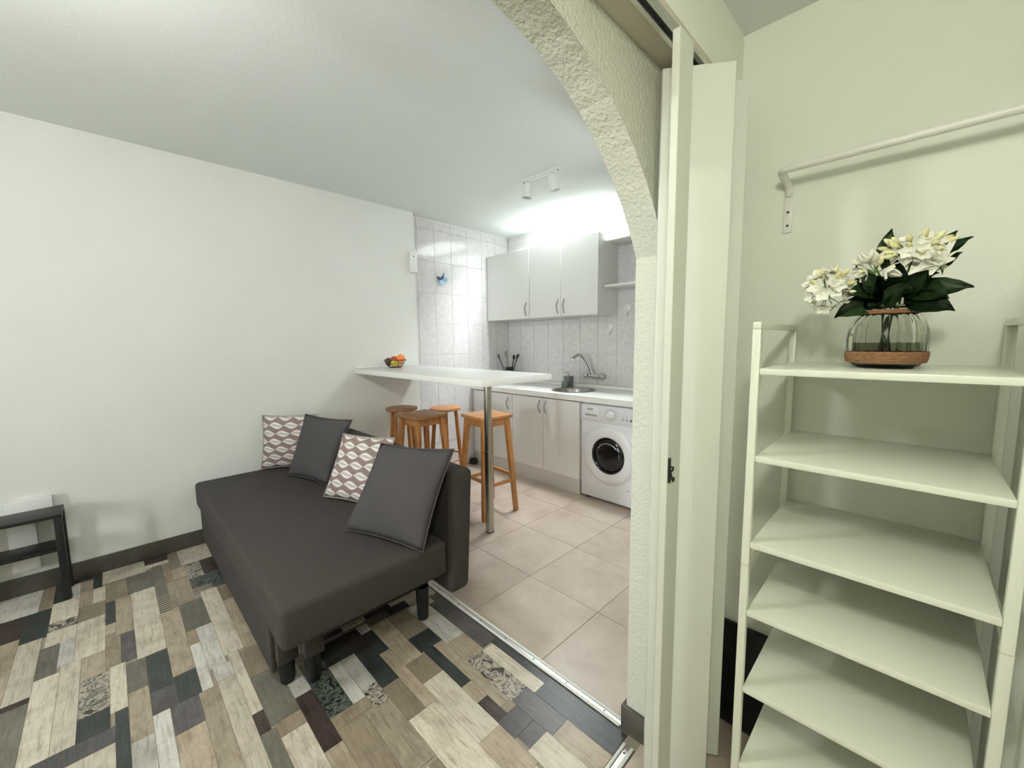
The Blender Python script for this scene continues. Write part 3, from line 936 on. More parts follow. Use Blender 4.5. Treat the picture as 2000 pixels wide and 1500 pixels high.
ut = thing('utensil_holder', 'dark utensil holder full of black cooking tools in the worktop corner', 'utensil holder', (3.20, 3.255, 0.866))
obj('pot', LA([(0.045, 0.866), (0.047, 0.87), (0.047, 1.035), (0.043, 1.035), (0.043, 0.88)], (3.20, 3.255, 0), seg=28), 'black_gloss', ut, smooth='auto')
for z in (0.93, 0.985):
    obj('band', LA([(0.0475, z), (0.0485, z + 0.006), (0.0475, z + 0.012)], (3.20, 3.255, 0), seg=28), 'chrome', ut, smooth='auto')
tools = [((-0.02, 0.03), (-0.05, 0.13), 1.175, 'spatula'), ((0.0, 0.0), (-0.01, 0.03), 1.21, 'spoon'), ((0.01, 0.02), (0.0, 0.055), 1.205, 'spoon'), ((0.0, -0.02), (0.03, -0.05), 1.165, 'ladle'), ((0.0, -0.03), (-0.02, -0.16), 1.18, 'spatula')]
for (ax, ay), (bx_, by_), z, kind in tools:
    p0 = Vector((3.20 + ax * 0.5, 3.255 + ay * 0.5, 0.90)); p1 = Vector((3.20 + bx_, 3.255 + by_, z))
    if p1.y > 3.395: p1.y = 3.395
    d = (p1 - p0).normalized()
    bm = T([p0, p1], [0.005, 0.006], 8)
    if kind == 'spoon' or kind == 'ladle':
        ball(bm, p1 - d * 0.02, 0.02, 0.5, 1.0, 1.5, 12, 8)
    else:
        u, v = frame(d)
        q = p1 - d * 0.05
        hexa(bm, [q - u * .012 - v * .002, q + u * .012 - v * .002, q + u * .012 + v * .002, q - u * .012 + v * .002],
             [p1 - u * .02 - v * .002, p1 + u * .02 - v * .002, p1 + u * .02 + v * .002, p1 - u * .02 + v * .002])
    obj('utensil', bm, 'black_gloss' if kind != 'spoon' else 'steel', ut, smooth='auto')

# ------------------------------------------------------------------ washing machine
XW, W0, W1 = 2.785, 1.380, 1.975
WC, WZ = 1.705, 0.405
wm = thing('washing_machine', 'white front-loading washing machine under the worktop', 'washing machine', (3.05, 1.68, 0.0))
obj('body', B(XW, 3.32, W0, W1, 0.022, 0.806), 'appliance_white', wm, bevel=0.008)
for x in (2.83, 3.27):
    for y in (W0 + 0.05, W1 - 0.05):
        obj('foot', LA([(0.02, 0.0), (0.02, 0.024)], (x, y, 0), seg=14), 'rubber', wm)
cp = obj('control_panel', B(XW - 0.010, XW + 0.01, W0 + 0.002, W1 - 0.002, 0.662, 0.802), 'appliance_panel', wm, bevel=0.004)
obj('detergent_drawer', B(XW - 0.0125, XW - 0.009, 1.80, 1.955, 0.690, 0.792), 'appliance_white', cp, bevel=0.002)
obj('drawer_grip', B(XW - 0.0145, XW - 0.0120, 1.815, 1.93, 0.708, 0.724), 'grey_mark', cp, bevel=0.001)
dl = obj('dial', LA([(0.036, 0), (0.034, 0.004), (0.028, 0.006), (0.026, 0.022), (0.022, 0.025)], (XW - 0.010, 1.690, 0.735), axis=(-1, 0, 0), seg=32), 'appliance_white', cp, smooth='auto')
obj('dial_ring', LA([(0.042, 0), (0.042, 0.0012)], (XW - 0.010, 1.690, 0.735), axis=(-1, 0, 0), seg=32), 'grey_mark', cp)
for k in range(14):
    a = 2 * PI * k / 14
    y, z = 1.690 + 0.058 * math.cos(a), 0.735 + 0.050 * math.sin(a)
    obj('programme_mark', B(XW - 0.0108, XW - 0.0098, y - 0.006, y + 0.006, z - 0.0025, z + 0.0025), 'grey_mark', cp)
for k in range(5):
    y = 1.585 - k * 0.036
    obj('button', LA([(0.008, 0), (0.0075, 0.004)], (XW - 0.010, y, 0.712), axis=(-1, 0, 0), seg=14), 'ink' if k == 2 else 'screen_grey', cp)
    obj('programme_mark', B(XW - 0.0108, XW - 0.0098, y - 0.008, y + 0.008, 0.728, 0.732), 'grey_mark', cp)
    obj('programme_mark', B(XW - 0.0108, XW - 0.0098, y - 0.006, y + 0.006, 0.742, 0.746), 'grey_mark', cp)
dr = obj('door_ring', LA([(0.238, 0), (0.238, 0.012), (0.228, 0.026), (0.205, 0.034), (0.165, 0.034), (0.150, 0.026), (0.146, 0.010)], (XW, WC, WZ), axis=(-1, 0, 0), seg=64, ends=False), 'appliance_white', wm, smooth='auto')
obj('gasket', LA([(0.150, 0.020), (0.140, 0.016), (0.128, -0.004), (0.126, -0.02)], (XW, WC, WZ), axis=(-1, 0, 0), seg=48, ends=False), 'black_gloss', dr, smooth='auto')
bm = LA([(0.132, 0.004), (0.115, -0.03 + 0.045), (0.07, 0.026), (0.02, 0.030)], (XW, WC, WZ), axis=(-1, 0, 0), seg=48)
obj('door_glass', bm, 'black_gloss', dr, smooth='auto')
for k in range(3):
    a0 = 0.5 + k * 0.5
    pts = [(XW - 0.024 + 0.004 * k, WC + (0.10 - 0.025 * k) * math.cos(a0 + j * 0.18), WZ + (0.10 - 0.025 * k) * math.sin(a0 + j * 0.18)) for j in range(12)]
    obj('drum_rib', T(pts, 0.004, 6), 'steel', dr, smooth='auto')
obj('filter_flap', B(XW - 0.002, XW + 0.001, 1.395, 1.49, 0.06, 0.15), 'appliance_white', wm, bevel=0.001)
obj('badge', B(XW - 0.0015, XW + 0.001, 1.515, 1.545, 0.150, 0.157), 'grey_mark', wm)
cu = bpy.data.curves.new('brand', 'FONT')
cu.body = 'svan'
cu.size = 0.034
cu.extrude = 0.0004
cu.align_x = 'CENTER'
to = bpy.data.objects.new('brand', cu)
COL.objects.link(to)
bpy.context.view_layer.update()
me = bpy.data.meshes.new_from_object(to.evaluated_get(bpy.context.evaluated_depsgraph_get()))
bpy.data.objects.remove(to)
me.materials.clear()
me.materials.append(MATS['ink'])
lo = bpy.data.objects.new('brand_lettering', me)
lo.matrix_local = Matrix.Translation(Vector((XW - 0.0135, 1.880, 0.757)) - ORG[cp.name]) @ Matrix(((0, 0, -1), (-1, 0, 0), (0, 1, 0))).to_4x4()
lo.parent = cp
COL.objects.link(lo)

# ------------------------------------------------------------------ small shelves right of the wall cabinets
def wall_shelf(label, z):
    t = thing('wall_shelf', label, 'shelf', (3.23, 1.72, z), 'white shelves beside the wall cabinets')
    obj('board', B(3.105, BX - 0.001, 1.45, 1.974, z - 0.018, z), 'white_gloss', t, bevel=0.002)
    for y in (1.55, 1.72):
        bm = bmesh.new()
        box(bm, BX - 0.006, BX - 0.001, y - 0.009, y + 0.009, z - 0.14, z - 0.018)
        box(bm, BX - 0.17, BX - 0.001, y - 0.009, y + 0.009, z - 0.023, z - 0.018)
        sweep(bm, [(BX - 0.008, y, z - 0.12), (BX - 0.06, y, z - 0.075), (BX - 0.14, y, z - 0.024)], 0.006, 8)
        obj('bracket', bm, 'metal_white', t)
wall_shelf('upper white wall shelf level with the top of the cabinets', 2.183)
wall_shelf('lower white wall shelf level with the middle of the cabinets', 1.800)
cup = thing('cup', 'small pale cup on the upper wall shelf', 'cup', (3.20, 1.79, 2.184))
obj('cup_body', LA([(0.022, 2.184), (0.030, 2.19), (0.034, 2.235), (0.031, 2.235), (0.026, 2.195)], (3.20, 1.79, 0), seg=24), 'white_gloss', cup, smooth='auto')
obj('cup_rim', LA([(0.0335, 2.233), (0.0348, 2.236), (0.0325, 2.239), (0.0312, 2.236)], (3.20, 1.79, 0), seg=24), 'screen_grey', cup, smooth='auto')

for y, z, lab in ((2.050, 1.455, 'white adhesive hook on the tiles below the double wall cabinet'), (1.880, 1.610, 'white adhesive hook on the tiles under the lower wall shelf')):
    h = thing('wall_hook', lab, 'hook', (BX, y, z), 'adhesive hooks on the back wall tiles')
    obj('disc', LA([(0.034, 0), (0.033, 0.006), (0.024, 0.011), (0.010, 0.013)], (BX, y, z), axis=(-1, 0, 0), seg=28), 'white_gloss', h, smooth='auto')
    obj('hook', T([(BX - 0.010, y, z - 0.01), (BX - 0.014, y, z - 0.05), (BX - 0.022, y, z - 0.064), (BX - 0.034, y, z - 0.060), (BX - 0.037, y, z - 0.048)], [0.011, 0.010, 0.008, 0.007, 0.006], 10), 'white_gloss', h, smooth='auto')

# ------------------------------------------------------------------ kitchen ceiling spotlights
ls = thing('spotlight_bar', 'white ceiling bar with two tilted cylinder spotlights', 'lamp', (2.25, 1.958, CZ))
obj('bar', B(2.232, 2.268, 1.785, 2.132, CZ - 0.022, CZ - 0.001), 'metal_white', ls, bevel=0.003)
for y in (1.80, 2.117):
    obj('end_screw', LA([(0.005, 0), (0.005, 0.003)], (2.25, y, CZ - 0.022), axis=(0, 0, -1), seg=10), 'dark_metal', ls)
for y, d in ((2.070, Vector((-0.08, 0.10, -1))), (1.855, Vector((0.22, -0.12, -1)))):
    d.normalize()
    c = Vector((2.25, y, CZ - 0.022))
    st = obj('stem', T([c, c - Vector((0, 0, 0.022))], 0.006, 10), 'metal_white', ls, smooth='auto')
    c2 = c - Vector((0, 0, 0.016))
    hd = obj('spot_head', LA([(0.010, 0.0), (0.026, 0.006), (0.028, 0.012), (0.037, 0.105), (0.035, 0.105), (0.028, 0.02)], c2, axis=d, seg=28), 'metal_white', ls, smooth='auto')
    obj('bulb', LA([(0.031, 0.088), (0.030, 0.092)], c2, axis=d, seg=24), 'screen_grey', hd)

# ------------------------------------------------------------------ things on the walls
sb = thing('wall_sensor', 'small white plastic sensor box on the edge of the white wall', 'sensor', (2.03, 3.29, 2.04))
obj('case', B(1.995, 2.062, 3.272, 3.309, 1.955, 2.130), 'white_gloss', sb, bevel=0.006)
obj('eye', LA([(0.006, 0), (0.005, 0.003)], (2.028, 3.272, 2.092), axis=(0, -1, 0), seg=12), 'ink', sb)

bf = thing('butterfly_decoration', 'blue butterfly decoration stuck to the tiled side wall', 'decoration', (2.415, 3.405, 1.945))
def wing(pts, mat, lift, par):
    bm = bmesh.new()
    a = [bm.verts.new((2.415 + x, 3.404 - 0.002 - lift * math.hypot(x, z), 1.945 + z)) for x, z in pts]
    b_ = [bm.verts.new((2.415 + x, 3.404 - 0.0005 - lift * math.hypot(x, z), 1.945 + z)) for x, z in pts]
    n = len(pts)
    bm.faces.new(a)
    bm.faces.new(b_[::-1])
    for i in range(n):
        bm.faces.new([a[i], a[(i + 1) % n], b_[(i + 1) % n], b_[i]])
    return obj('wing', bm, mat, par)
ca, sa = math.cos(0.25), math.sin(0.25)
def rot(p): return [(x * ca - z * sa, x * sa + z * ca) for x, z in p]
w1 = wing(rot([(0.0, 0.0), (0.012, 0.035), (0.035, 0.055), (0.028, 0.015), (0.01, -0.005)]), 'butterfly_dark', 0.35, bf)
w2 = wing(rot([(0.0, 0.0), (0.02, 0.012), (0.05, 0.005), (0.058, -0.018), (0.04, -0.04), (0.01, -0.02)]), 'butterfly_blue', 0.30, bf)
w3 = wing(rot([(0.0, 0.0), (-0.02, 0.02), (-0.06, 0.035), (-0.072, 0.025), (-0.045, -0.01), (-0.01, -0.01)]), 'butterfly_dark', 0.35, bf)
w4 = wing(rot([(0.0, 0.0), (-0.03, -0.005), (-0.045, -0.03), (-0.025, -0.065), (0.005, -0.05), (0.012, -0.02)]), 'butterfly_blue', 0.30, bf)
wing(rot([(0.002, 0.002), (0.012, 0.030), (0.026, 0.038), (0.022, 0.014)]), 'butterfly_blue', 0.40, bf)
obj('insect_body', T([Vector((2.415 + q[0], 3.398, 1.945 + q[1])) for q in rot([(0.003, 0.03), (0, 0), (-0.002, -0.035)])], [0.002, 0.005, 0.002], 8), 'butterfly_dark', bf)

# ------------------------------------------------------------------ fruit basket on the bar
FX, FY, FZ = 1.742, 3.165, 1.111
fb = thing('fruit_basket', 'dark brown wire fruit basket on the breakfast bar', 'basket', (FX, FY, FZ))
def ring(z, r): return [(FX + r * math.cos(2 * PI * k / 36), FY + r * math.sin(2 * PI * k / 36), FZ + z) for k in range(36)]
obj('rim', T(ring(0.066, 0.092), 0.0028, 8, closed=True), 'basket_wire', fb, smooth='auto')
for z, r in ((0.036, 0.075), (0.003, 0.050)):
    obj('wire_ring', T(ring(z, r), 0.0020, 8, closed=True), 'basket_wire', fb, smooth='auto')
for k in range(18):
    a = 2 * PI * k / 18
    pts = [(FX + r * math.cos(a), FY + r * math.sin(a), FZ + z) for r, z in ((0.0, 0.003), (0.050, 0.003), (0.066, 0.020), (0.078, 0.042), (0.092, 0.066))]
    obj('wire', T(pts, 0.0016, 6), 'basket_wire', fb, smooth='auto')
def fruit(name, label, cat, mat, dx, dy, dz, r, sz=1.0, stalk=True):
    c = Vector((FX + dx, FY + dy, FZ + dz))
    t = thing(name, label, cat, c, 'fruit in the wire basket')
    bm = bmesh.new()
    ball(bm, c, r, 1, 1, sz, 24, 16)
    if name == 'apple':
        for v in bm.verts:
            q = v.co - c
            rr = math.hypot(q.x, q.y) / r
            v.co.z -= 0.16 * r * math.exp(-(rr / 0.35) ** 2) * (1 if q.z > 0 else -1)
    obj('flesh', bm, mat, t, smooth=True)
    if stalk:
        obj('stalk', T([c + Vector((0, 0, r * sz * 0.8)), c + Vector((0.003, 0.002, r * sz * 1.12))], 0.0016, 6), 'wood_seat_dark', t)
fruit('orange', 'large orange on top of the fruit, right side of the basket', 'orange', 'orange', 0.038, -0.030, 0.078, 0.036, 0.95, False)
fruit('apple', 'red apple at the back of the wire basket', 'apple', 'apple_red', 0.014, 0.034, 0.066, 0.035, 0.92)
fruit('apple', 'yellow-green apple at the front of the wire basket', 'apple', 'apple_yellow', -0.020, -0.022, 0.036, 0.030, 0.92)
fruit('avocado', 'dark avocado on the left side of the wire basket', 'avocado', 'avocado', -0.046, 0.026, 0.050, 0.030, 1.15, False)
fruit('peach', 'pale peach low on the right of the wire basket', 'peach', 'peach', 0.030, -0.028, 0.026, 0.023, 0.95, False)

# ------------------------------------------------------------------ black side table and white box by the wall
tb = thing('side_table', 'black two-tier side table against the white wall', 'table', (-0.5, 3.17, 0.0))
TX0, TX1, TY0, TY1 = -0.78, -0.232, 3.075, 3.262
obj('top', B(TX0, TX1, TY0, TY1, 0.445, 0.462), 'table_black', tb, bevel=0.002)
obj('shelf', B(TX0 + 0.02, TX1 - 0.02, TY0 + 0.01, TY1 - 0.01, 0.266, 0.280), 'table_black', tb, bevel=0.002)
for x in (TX0, TX1 - 0.030):
    for y in (TY0, TY1 - 0.030):
        obj('leg', B(x, x + 0.030, y, y + 0.030, 0.0, 0.445), 'table_black', tb, bevel=0.002)
    obj('rail', B(x + 0.005, x + 0.025, TY0 + 0.03, TY1 - 0.03, 0.415, 0.445), 'table_black', tb)
wb = thing('wall_heater', 'white panel box on the wall behind the black side table', 'heater', (-0.36, 3.29, 0.3))
obj('casing', B(-0.44, -0.272, 3.268, 3.309, 0.395, 0.518), 'white_gloss', wb, bevel=0.004)
obj('lower_casing', B(-0.44, -0.340, 3.268, 3.309, 0.14, 0.395), 'white_gloss', wb, bevel=0.004)

# dark thing on the floor at the cabinet corner
dk = thing('floor_bait_box', 'small black box on the floor at the corner of the base cabinets', 'box', (2.74, 3.36, 0.0))
obj('case', B(2.715, 2.775, 3.33, 3.39, 0.0, 0.055), 'rubber', dk, bevel=0.006)
obj('case_lid', B(2.720, 2.770, 3.335, 3.385, 0.055, 0.062), 'black', dk, bevel=0.002)

# ------------------------------------------------------------------ white shelf rack in the niche
rk = thing('shoe_rack', 'white seven-tier metal shoe rack in the niche', 'rack', (1.23, 0.06, 0.0))
RX0, RX1, RY0, RY1 = 1.045, 1.410, -0.138, 0.262
RT = 1.362
PW = 0.0085
for y in (RY0, RY1):
    for x in (RX0, RX1):
        p = obj('post', B(x - PW, x + PW, y - PW, y + PW, 0.0, RT - 0.016), 'rack_white', rk, bevel=0.002)
        obj('post_joint', B(x - PW - 0.0004, x + PW + 0.0004, y - PW - 0.0004, y + PW + 0.0004, 0.788, 0.790), 'soffit_board', p)
    obj('top_bar', B(RX0 - PW, RX1 + PW, y - PW, y + PW, RT - 0.016, RT), 'rack_white', rk, bevel=0.002)
    obj('cross_bar', B(RX0 + PW, RX1 - PW, y - 0.006, y + 0.006, 0.792, 0.806), 'rack_white', rk, bevel=0.002)
for z in (1.258, 1.056, 0.847, 0.676, 0.476, 0.268, 0.068):
    obj('shelf', B(RX0 - 0.006, RX1 + 0.006, RY0 + PW, RY1 - PW, z - 0.0145, z), 'rack_white', rk, bevel=0.002)

bp = thing('black_board', 'flat black board leaning on the niche wall behind the shoe rack', 'board', (1.43, 0.36, 0.0))
obj('panel', B(1.424, 1.444, 0.20, 0.436, 0.012, 0.366), 'black', bp, bevel=0.003)
obj('edge_foot', B(1.422, 1.446, 0.205, 0.431, 0.0, 0.012), 'rubber', bp)

# ------------------------------------------------------------------ clothes rail
cr = thing('clothes_rail', 'white tubular clothes rail on the niche wall above the rack', 'rail', (1.40, 0.08, 1.78))
pts = [(1.443, 0.300, 1.735), (1.438, 0.300, 1.752), (1.422, 0.301, 1.766), (1.385, 0.305, 1.778), (1.368, 0.304, 1.782), (1.361, 0.298, 1.784), (1.360, 0.288, 1.785), (1.360, 0.270, 1.785), (1.360, -0.166, 1.785)]
obj('tube', T(pts, [0.0085, 0.009, 0.010, 0.010, 0.010, 0.010, 0.010, 0.010, 0.010], 16), 'metal_white', cr, smooth='auto')
pt = obj('wall_plate', B(1.4415, 1.4468, 0.289, 0.311, 1.632, 1.742), 'metal_white', cr, bevel=0.002)
for z in (1.652, 1.690):
    obj('screw', LA([(0.0035, 0), (0.003, 0.0016)], (1.4415, 0.300, z), axis=(-1, 0, 0), seg=10), 'dark_metal', pt)

# ------------------------------------------------------------------ vase and flowers
VX, VY, VZ = 1.215, 0.055, 1.2585
va = thing('glass_vase', 'round ribbed glass vase with jute rope on the top shelf', 'vase', (VX, VY, VZ))
outer = [(0.046, 0.0), (0.056, 0.004), (0.062, 0.014), (0.065, 0.035), (0.066, 0.062), (0.064, 0.082), (0.058, 0.100), (0.050, 0.112), (0.046, 0.118), (0.048, 0.124), (0.050, 0.130), (0.049, 0.134)]
inner = [(0.046, 0.133), (0.043, 0.122), (0.0425, 0.117), (0.047, 0.110), (0.055, 0.098), (0.061, 0.081), (0.063, 0.062), (0.062, 0.036), (0.058, 0.014), (0.045, 0.007)]
bm = bmesh.new()
seg = 96
rings = []
for i, (r, h) in enumerate(outer + inner):
    fl = 0.034 if 0.03 < h < 0.114 and i < len(outer) else 0.0
    rings.append([bm.verts.new((VX + r * (1 + fl * math.cos(24 * 2 * PI * k / seg)) * math.cos(2 * PI * k / seg), VY + r * (1 + fl * math.cos(24 * 2 * PI * k / seg)) * math.sin(2 * PI * k / seg), VZ + h)) for k in range(seg)])
for a, d in zip(rings, rings[1:]):
    for k in range(seg):
        bm.faces.new([a[k], a[(k + 1) % seg], d[(k + 1) % seg], d[k]])
bm.faces.new(rings[0][::-1]); bm.faces.new(rings[-1])
obj('glass', bm, 'vase_glass', va, smooth=True)
obj('water', LA([(0.044, 0.0085), (0.0565, 0.016), (0.0605, 0.036), (0.061, 0.055)], (VX, VY, VZ), seg=48), 'water', va, smooth='auto')
for z, r in ((0.014, 0.0645), (0.018, 0.0660), (0.022, 0.0668), (0.026, 0.0672), (0.030, 0.0674), (0.0335, 0.0674)):
    obj('rope_turn', T([(VX + r * math.cos(2 * PI * k / 48), VY + r * math.sin(2 * PI * k / 48), VZ + z) for k in range(48)], 0.0026, 8, closed=True), 'rope', va, smooth='auto')
for z in (0.1185, 0.1225):
    obj('rope_turn', T([(VX + 0.0490 * math.cos(2 * PI * k / 40), VY + 0.0490 * math.sin(2 * PI * k / 40), VZ + z) for k in range(40)], 0.0024, 8, closed=True), 'rope', va, smooth='auto')

def V3(y, z, x=VX): return Vector((x, y, z))
NECK = Vector((VX, VY, VZ + 0.126))
def stem_pts(end, k):
    o = Vector((0.012 * math.cos(k * 1.7), 0.012 * math.sin(k * 1.7), 0))
    low = Vector((VX, VY, VZ + 0.012)) - o * 1.6
    nk = NECK + o * 1.3
    mid = nk.lerp(end, 0.45) + Vector((0, 0, 0.012))
    return [low, low.lerp(nk, 0.5), nk, mid, end]

def petal_mesh(length, width, cup, n=6):
    bm = bmesh.new()
    rows = []
    for i in range(n + 1):
        s = i / n
        w = width * math.sin(PI * min(1, 0.10 + 0.86 * s)) ** 0.8
        z = cup * s * s
        rows.append([bm.verts.new((length * s, w * q, z + abs(q) * abs(q) * 0.25 * width)) for q in (-1, -0.5, 0, 0.5, 1)])
    for a, c in zip(rows, rows[1:]):
        for k in range(4):
            bm.faces.new([a[k], a[k + 1], c[k + 1], c[k]])
    return bm
def blossom_mesh(name, petals, length, width, cup, layers=1):
    bm = bmesh.new()
    for L in range(layers):
        for k in range(petals):
            pm = petal_mesh(length * (1 - 0.22 * L), width * (1 - 0.15 * L), cup * (1 + 1.2 * L))
            rot_ = Matrix.Rotation(2 * PI * k / petals + L * 0.5, 4, 'Z') @ Matrix.Rotation(-0.25 - 0.5 * L, 4, 'Y')
            bmesh.ops.transform(pm, matrix=rot_, verts=pm.verts[:])
            tmp = bpy.data.meshes.new('tmp')
            pm.to_mesh(tmp); pm.free()
            bm.from_mesh(tmp)
            bpy.data.meshes.remove(tmp)
    ball(bm, Vector((0, 0, 0.002)), length * 0.16, 1, 1, 1, 8, 6)
    me = bpy.data.meshes.new(name)
    bm.to_mesh(me); bm.free()
    me.materials.append(MATS['petal_white'])
    for p_ in me.polygons:
        p_.use_smooth = True
    return me
ME_SMALL = blossom_mesh('blossom_small', 5, 0.0155, 0.0062, 0.004)
ME_MED = blossom_mesh('blossom_medium', 6, 0.021, 0.0085, 0.008, 2)
ME_ROSE = blossom_mesh('blossom_full', 6, 0.026, 0.0125, 0.013, 3)
bm = bmesh.new()
lathe(bm, [(0.0008, -0.012), (0.0016, -0.004), (0.0038, 0.002), (0.0042, 0.006), (0.0022, 0.011), (0.0005, 0.013)], (0, 0, 0), seg=10)
ME_BUD = bpy.data.meshes.new('bud'); bm.to_mesh(ME_BUD); bm.free()
ME_BUD.materials.append(MATS['bud_cream'])
for p_ in ME_BUD.polygons: p_.use_smooth = True
bm = bmesh.new()
n = 9
rows = []
for i in range(n + 1):
    s = i / n
    w = 0.27 * (math.sin(PI * s ** 0.75) ** 0.9) + (0.012 if i % 2 else 0) * (0 < i < n)
    rows.append([bm.verts.new((s, w * q, 0.10 * abs(q) - 0.16 * s * s)) for q in (-1, -0.5, 0, 0.5, 1)])
for a, c in zip(rows, rows[1:]):
    for k in range(4):
        bm.faces.new([a[k], a[k + 1], c[k + 1], c[k]])
bmesh.ops.solidify(bm, geom=bm.faces[:], thickness=0.008)
ME_LEAF = bpy.data.meshes.new('leaf'); bm.to_mesh(ME_LEAF)
ME_LEAF.materials.append(MATS['leaf_green'])
ME_LEAF2 = bpy.data.meshes.new('leaf_light'); bm.to_mesh(ME_LEAF2); bm.free()
ME_LEAF2.materials.append(MATS['leaf_green_light'])
for m_ in (ME_LEAF, ME_LEAF2):
    for p_ in m_.polygons: p_.use_smooth = True
def inst(name, me, p, d, parent, scale=1.0, roll=0.0, along='Z'):
    o = bpy.data.objects.new(name, me)
    d = Vector(d).normalized()
    q = d.to_track_quat(along, 'Y' if along != 'Y' else 'Z')
    mr = q.to_matrix().to_4x4() @ Matrix.Rotation(roll, 4, along)
    o.matrix_local = Matrix.Translation(Vector(p) - ORG[parent.name]) @ mr @ Matrix.Scale(scale, 4)
    o.parent = parent
    COL.objects.link(o)
    return o
def spray(name, label, ctr, rad, nb, me, nbud, k, sc_=1.0, seed=1):
    rr = random.Random(seed)
    t = thing(name, label, 'flower', NECK, 'flowers in the vase')
    obj('stem', T(stem_pts(ctr, k), 0.0018, 6), 'stem_green', t)
    for i in range(nb):
        while True:
            d = Vector((rr.uniform(-1, 0.6), rr.uniform(-1, 1), rr.uniform(-0.8, 1)))
            if 0.2 < d.length < 1: break
        d.normalize()
        p = ctr + Vector((d.x * rad[0], d.y * rad[1], d.z * rad[2])) * rr.uniform(0.75, 1.0)
        inst('blossom', me, p, d + Vector((-0.6, 0, 0.1)), t, sc_ * rr.uniform(0.85, 1.2), rr.uniform(0, 6))
        obj('flower_stalk', T([ctr - Vector((0, 0, 0.012)), p], 0.0009, 5), 'stem_green', t)
    for i in range(nbud):
        d = Vector((rr.uniform(-1, 0.3), rr.uniform(-1, 1), rr.uniform(-0.3, 1))).normalized()
        p = ctr + Vector((d.x * rad[0], d.y * rad[1], d.z * rad[2])) * rr.uniform(0.9, 1.25)
        inst('bud', ME_BUD, p, d, t, rr.uniform(0.9, 1.4))
        obj('flower_stalk', T([ctr - Vector((0, 0, 0.015)), p], 0.0008, 5), 'stem_green', t)
spray('white_flower_spray', 'drooping white blossom spray hanging out on the left of the vase', V3(0.160, 1.432, 1.185), (0.028, 0.036, 0.042), 30, ME_SMALL, 10, 1, 1.15, 3)
spray('white_flower_spray', 'ruffled white bloom in the middle of the bouquet', V3(0.080, 1.474, 1.175), (0.010, 0.020, 0.014), 5, ME_MED, 3, 2, 1.15, 5)
spray('white_flower_spray', 'spray of cream buds and white petals at the top of the bouquet', V3(0.022, 1.500, 1.19), (0.022, 0.040, 0.026), 14, ME_SMALL, 30, 3, 1.1, 8)
spray('white_flower_spray', 'full white bloom on the right of the bouquet', V3(-0.020, 1.462, 1.18), (0.006, 0.008, 0.012), 2, ME_ROSE, 1, 4, 1.0, 12)
def leafy(label, ctr, leaves, k):
    t = thing('leafy_sprig', label, 'foliage', NECK, 'green foliage in the vase')
    obj('stem', T(stem_pts(ctr, k), 0.002, 6), 'stem_green', t)
    for base, tip, wide, lt_ in leaves:
        base, tip = Vector(base), Vector(tip)
        d = tip - base
        L = d.length
        o = bpy.data.objects.new('leaf', ME_LEAF2 if lt_ else ME_LEAF)
        x = d.normalized()
        # blade faces the viewer side (-X, slightly up)
        z = Vector((-1, 0.1, 0.5)); z = (z - x * z.dot(x)).normalized()
        y = z.cross(x)
        m3 = Matrix((x, y, z)).transposed().to_4x4()
        o.matrix_local = Matrix.Translation(base - ORG[t.name]) @ m3 @ Matrix.Diagonal((L, L * wide, L, 1))
        o.parent = t
        COL.objects.link(o)
X1 = 1.19
leafy('dark toothed leaves spreading to the right over the vase rim', V3(0.02, 1.415), [
    ((1.20, 0.020, 1.418), (1.18, -0.062, 1.424), 1.0, 0), ((1.20, 0.030, 1.405), (1.165, -0.040, 1.380), 1.15, 0),
    ((1.21, 0.030, 1.430), (1.17, -0.030, 1.405), 1.3, 0), ((1.20, 0.060, 1.430), (1.16, 0.005, 1.425), 1.4, 0)], 5)
leafy('cluster of dark leaves rising from the middle of the vase', V3(0.045, 1.43), [
    ((1.19, 0.050, 1.400), (1.155, 0.072, 1.452), 1.2, 0), ((1.19, 0.035, 1.410), (1.155, 0.002, 1.455), 1.2, 0),
    ((1.18, 0.060, 1.395), (1.145, 0.028, 1.432), 1.3, 0), ((1.19, 0.045, 1.425), (1.165, 0.047, 1.482), 1.1, 0),
    ((1.19, 0.070, 1.420), (1.165, 0.100, 1.462), 1.1, 0), ((1.20, 0.02, 1.44), (1.17, -0.012, 1.452), 1.2, 1)], 9)
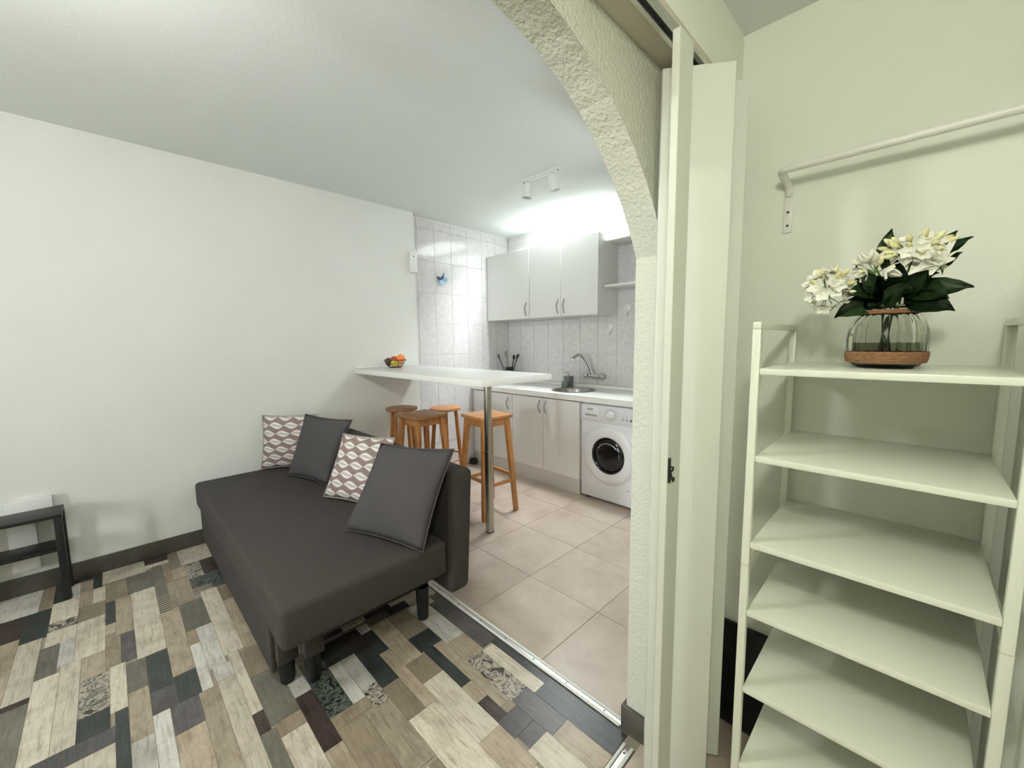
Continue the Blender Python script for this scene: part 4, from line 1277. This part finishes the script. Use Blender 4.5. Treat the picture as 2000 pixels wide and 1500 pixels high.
leafy('dark leaves spreading to the left over the vase rim', V3(0.09, 1.41), [
    ((1.20, 0.075, 1.405), (1.17, 0.142, 1.375), 1.2, 0), ((1.20, 0.070, 1.425), (1.17, 0.120, 1.428), 1.5, 0),
    ((1.20, 0.085, 1.432), (1.18, 0.112, 1.484), 1.0, 1), ((1.20, 0.085, 1.395), (1.165, 0.050, 1.420), 1.4, 0), ((1.21, 0.10, 1.40), (1.16, 0.088, 1.432), 1.6, 0)], 6)
leafy('narrow upright dark leaf standing at the top of the bouquet', V3(0.066, 1.49), [
    ((1.20, 0.071, 1.482), (1.19, 0.061, 1.552), 0.75, 0), ((1.20, 0.050, 1.46), (1.19, 0.075, 1.495), 1.0, 0)], 7)
leafy('pair of pointed leaves at the upper right of the bouquet', V3(-0.01, 1.48), [
    ((1.21, -0.005, 1.478), (1.19, -0.032, 1.530), 1.0, 1), ((1.205, -0.005, 1.475), (1.18, -0.052, 1.515), 0.8, 0),
    ((1.22, -0.012, 1.465), (1.20, -0.042, 1.490), 1.2, 1)], 8)

# ------------------------------------------------------------------ fill globes added to brighten hall and room (outside the frame)
def added_globe(label, x, y, ztop, z, r, glow):
    t = thing('added_globe_light', label, 'lamp', (x, y, ztop))
    obj('ceiling_rose', LA([(0.045, 0), (0.045, -0.012), (0.030, -0.022)], (x, y, ztop), seg=28), 'metal_white', t, smooth='auto')
    obj('rod', T([(x, y, ztop - 0.02), (x, y, z + r + 0.012)], 0.005, 10), 'metal_white', t, smooth='auto')
    obj('cap', LA([(0.030, r * 0.93), (0.030, r + 0.012), (0.012, r + 0.02)], (x, y, z), seg=24), 'metal_white', t, smooth='auto')
    obj('globe', ball(bmesh.new(), Vector((x, y, z)), r, 1, 1, 1, 28, 18), glow, t, smooth=True)
added_globe('added white fill globe hanging in the hall behind the viewer', -0.32, -0.16, HZ, 2.00, 0.085, 'hall_fill_glow')  # invented light source, brightens the niche and folding door
added_globe('added white fill globe hanging in the living room near the arch', -0.35, 1.45, CZ, 2.15, 0.085, 'room_fill_glow')  # invented light source, brightens the room and kitchen fronts
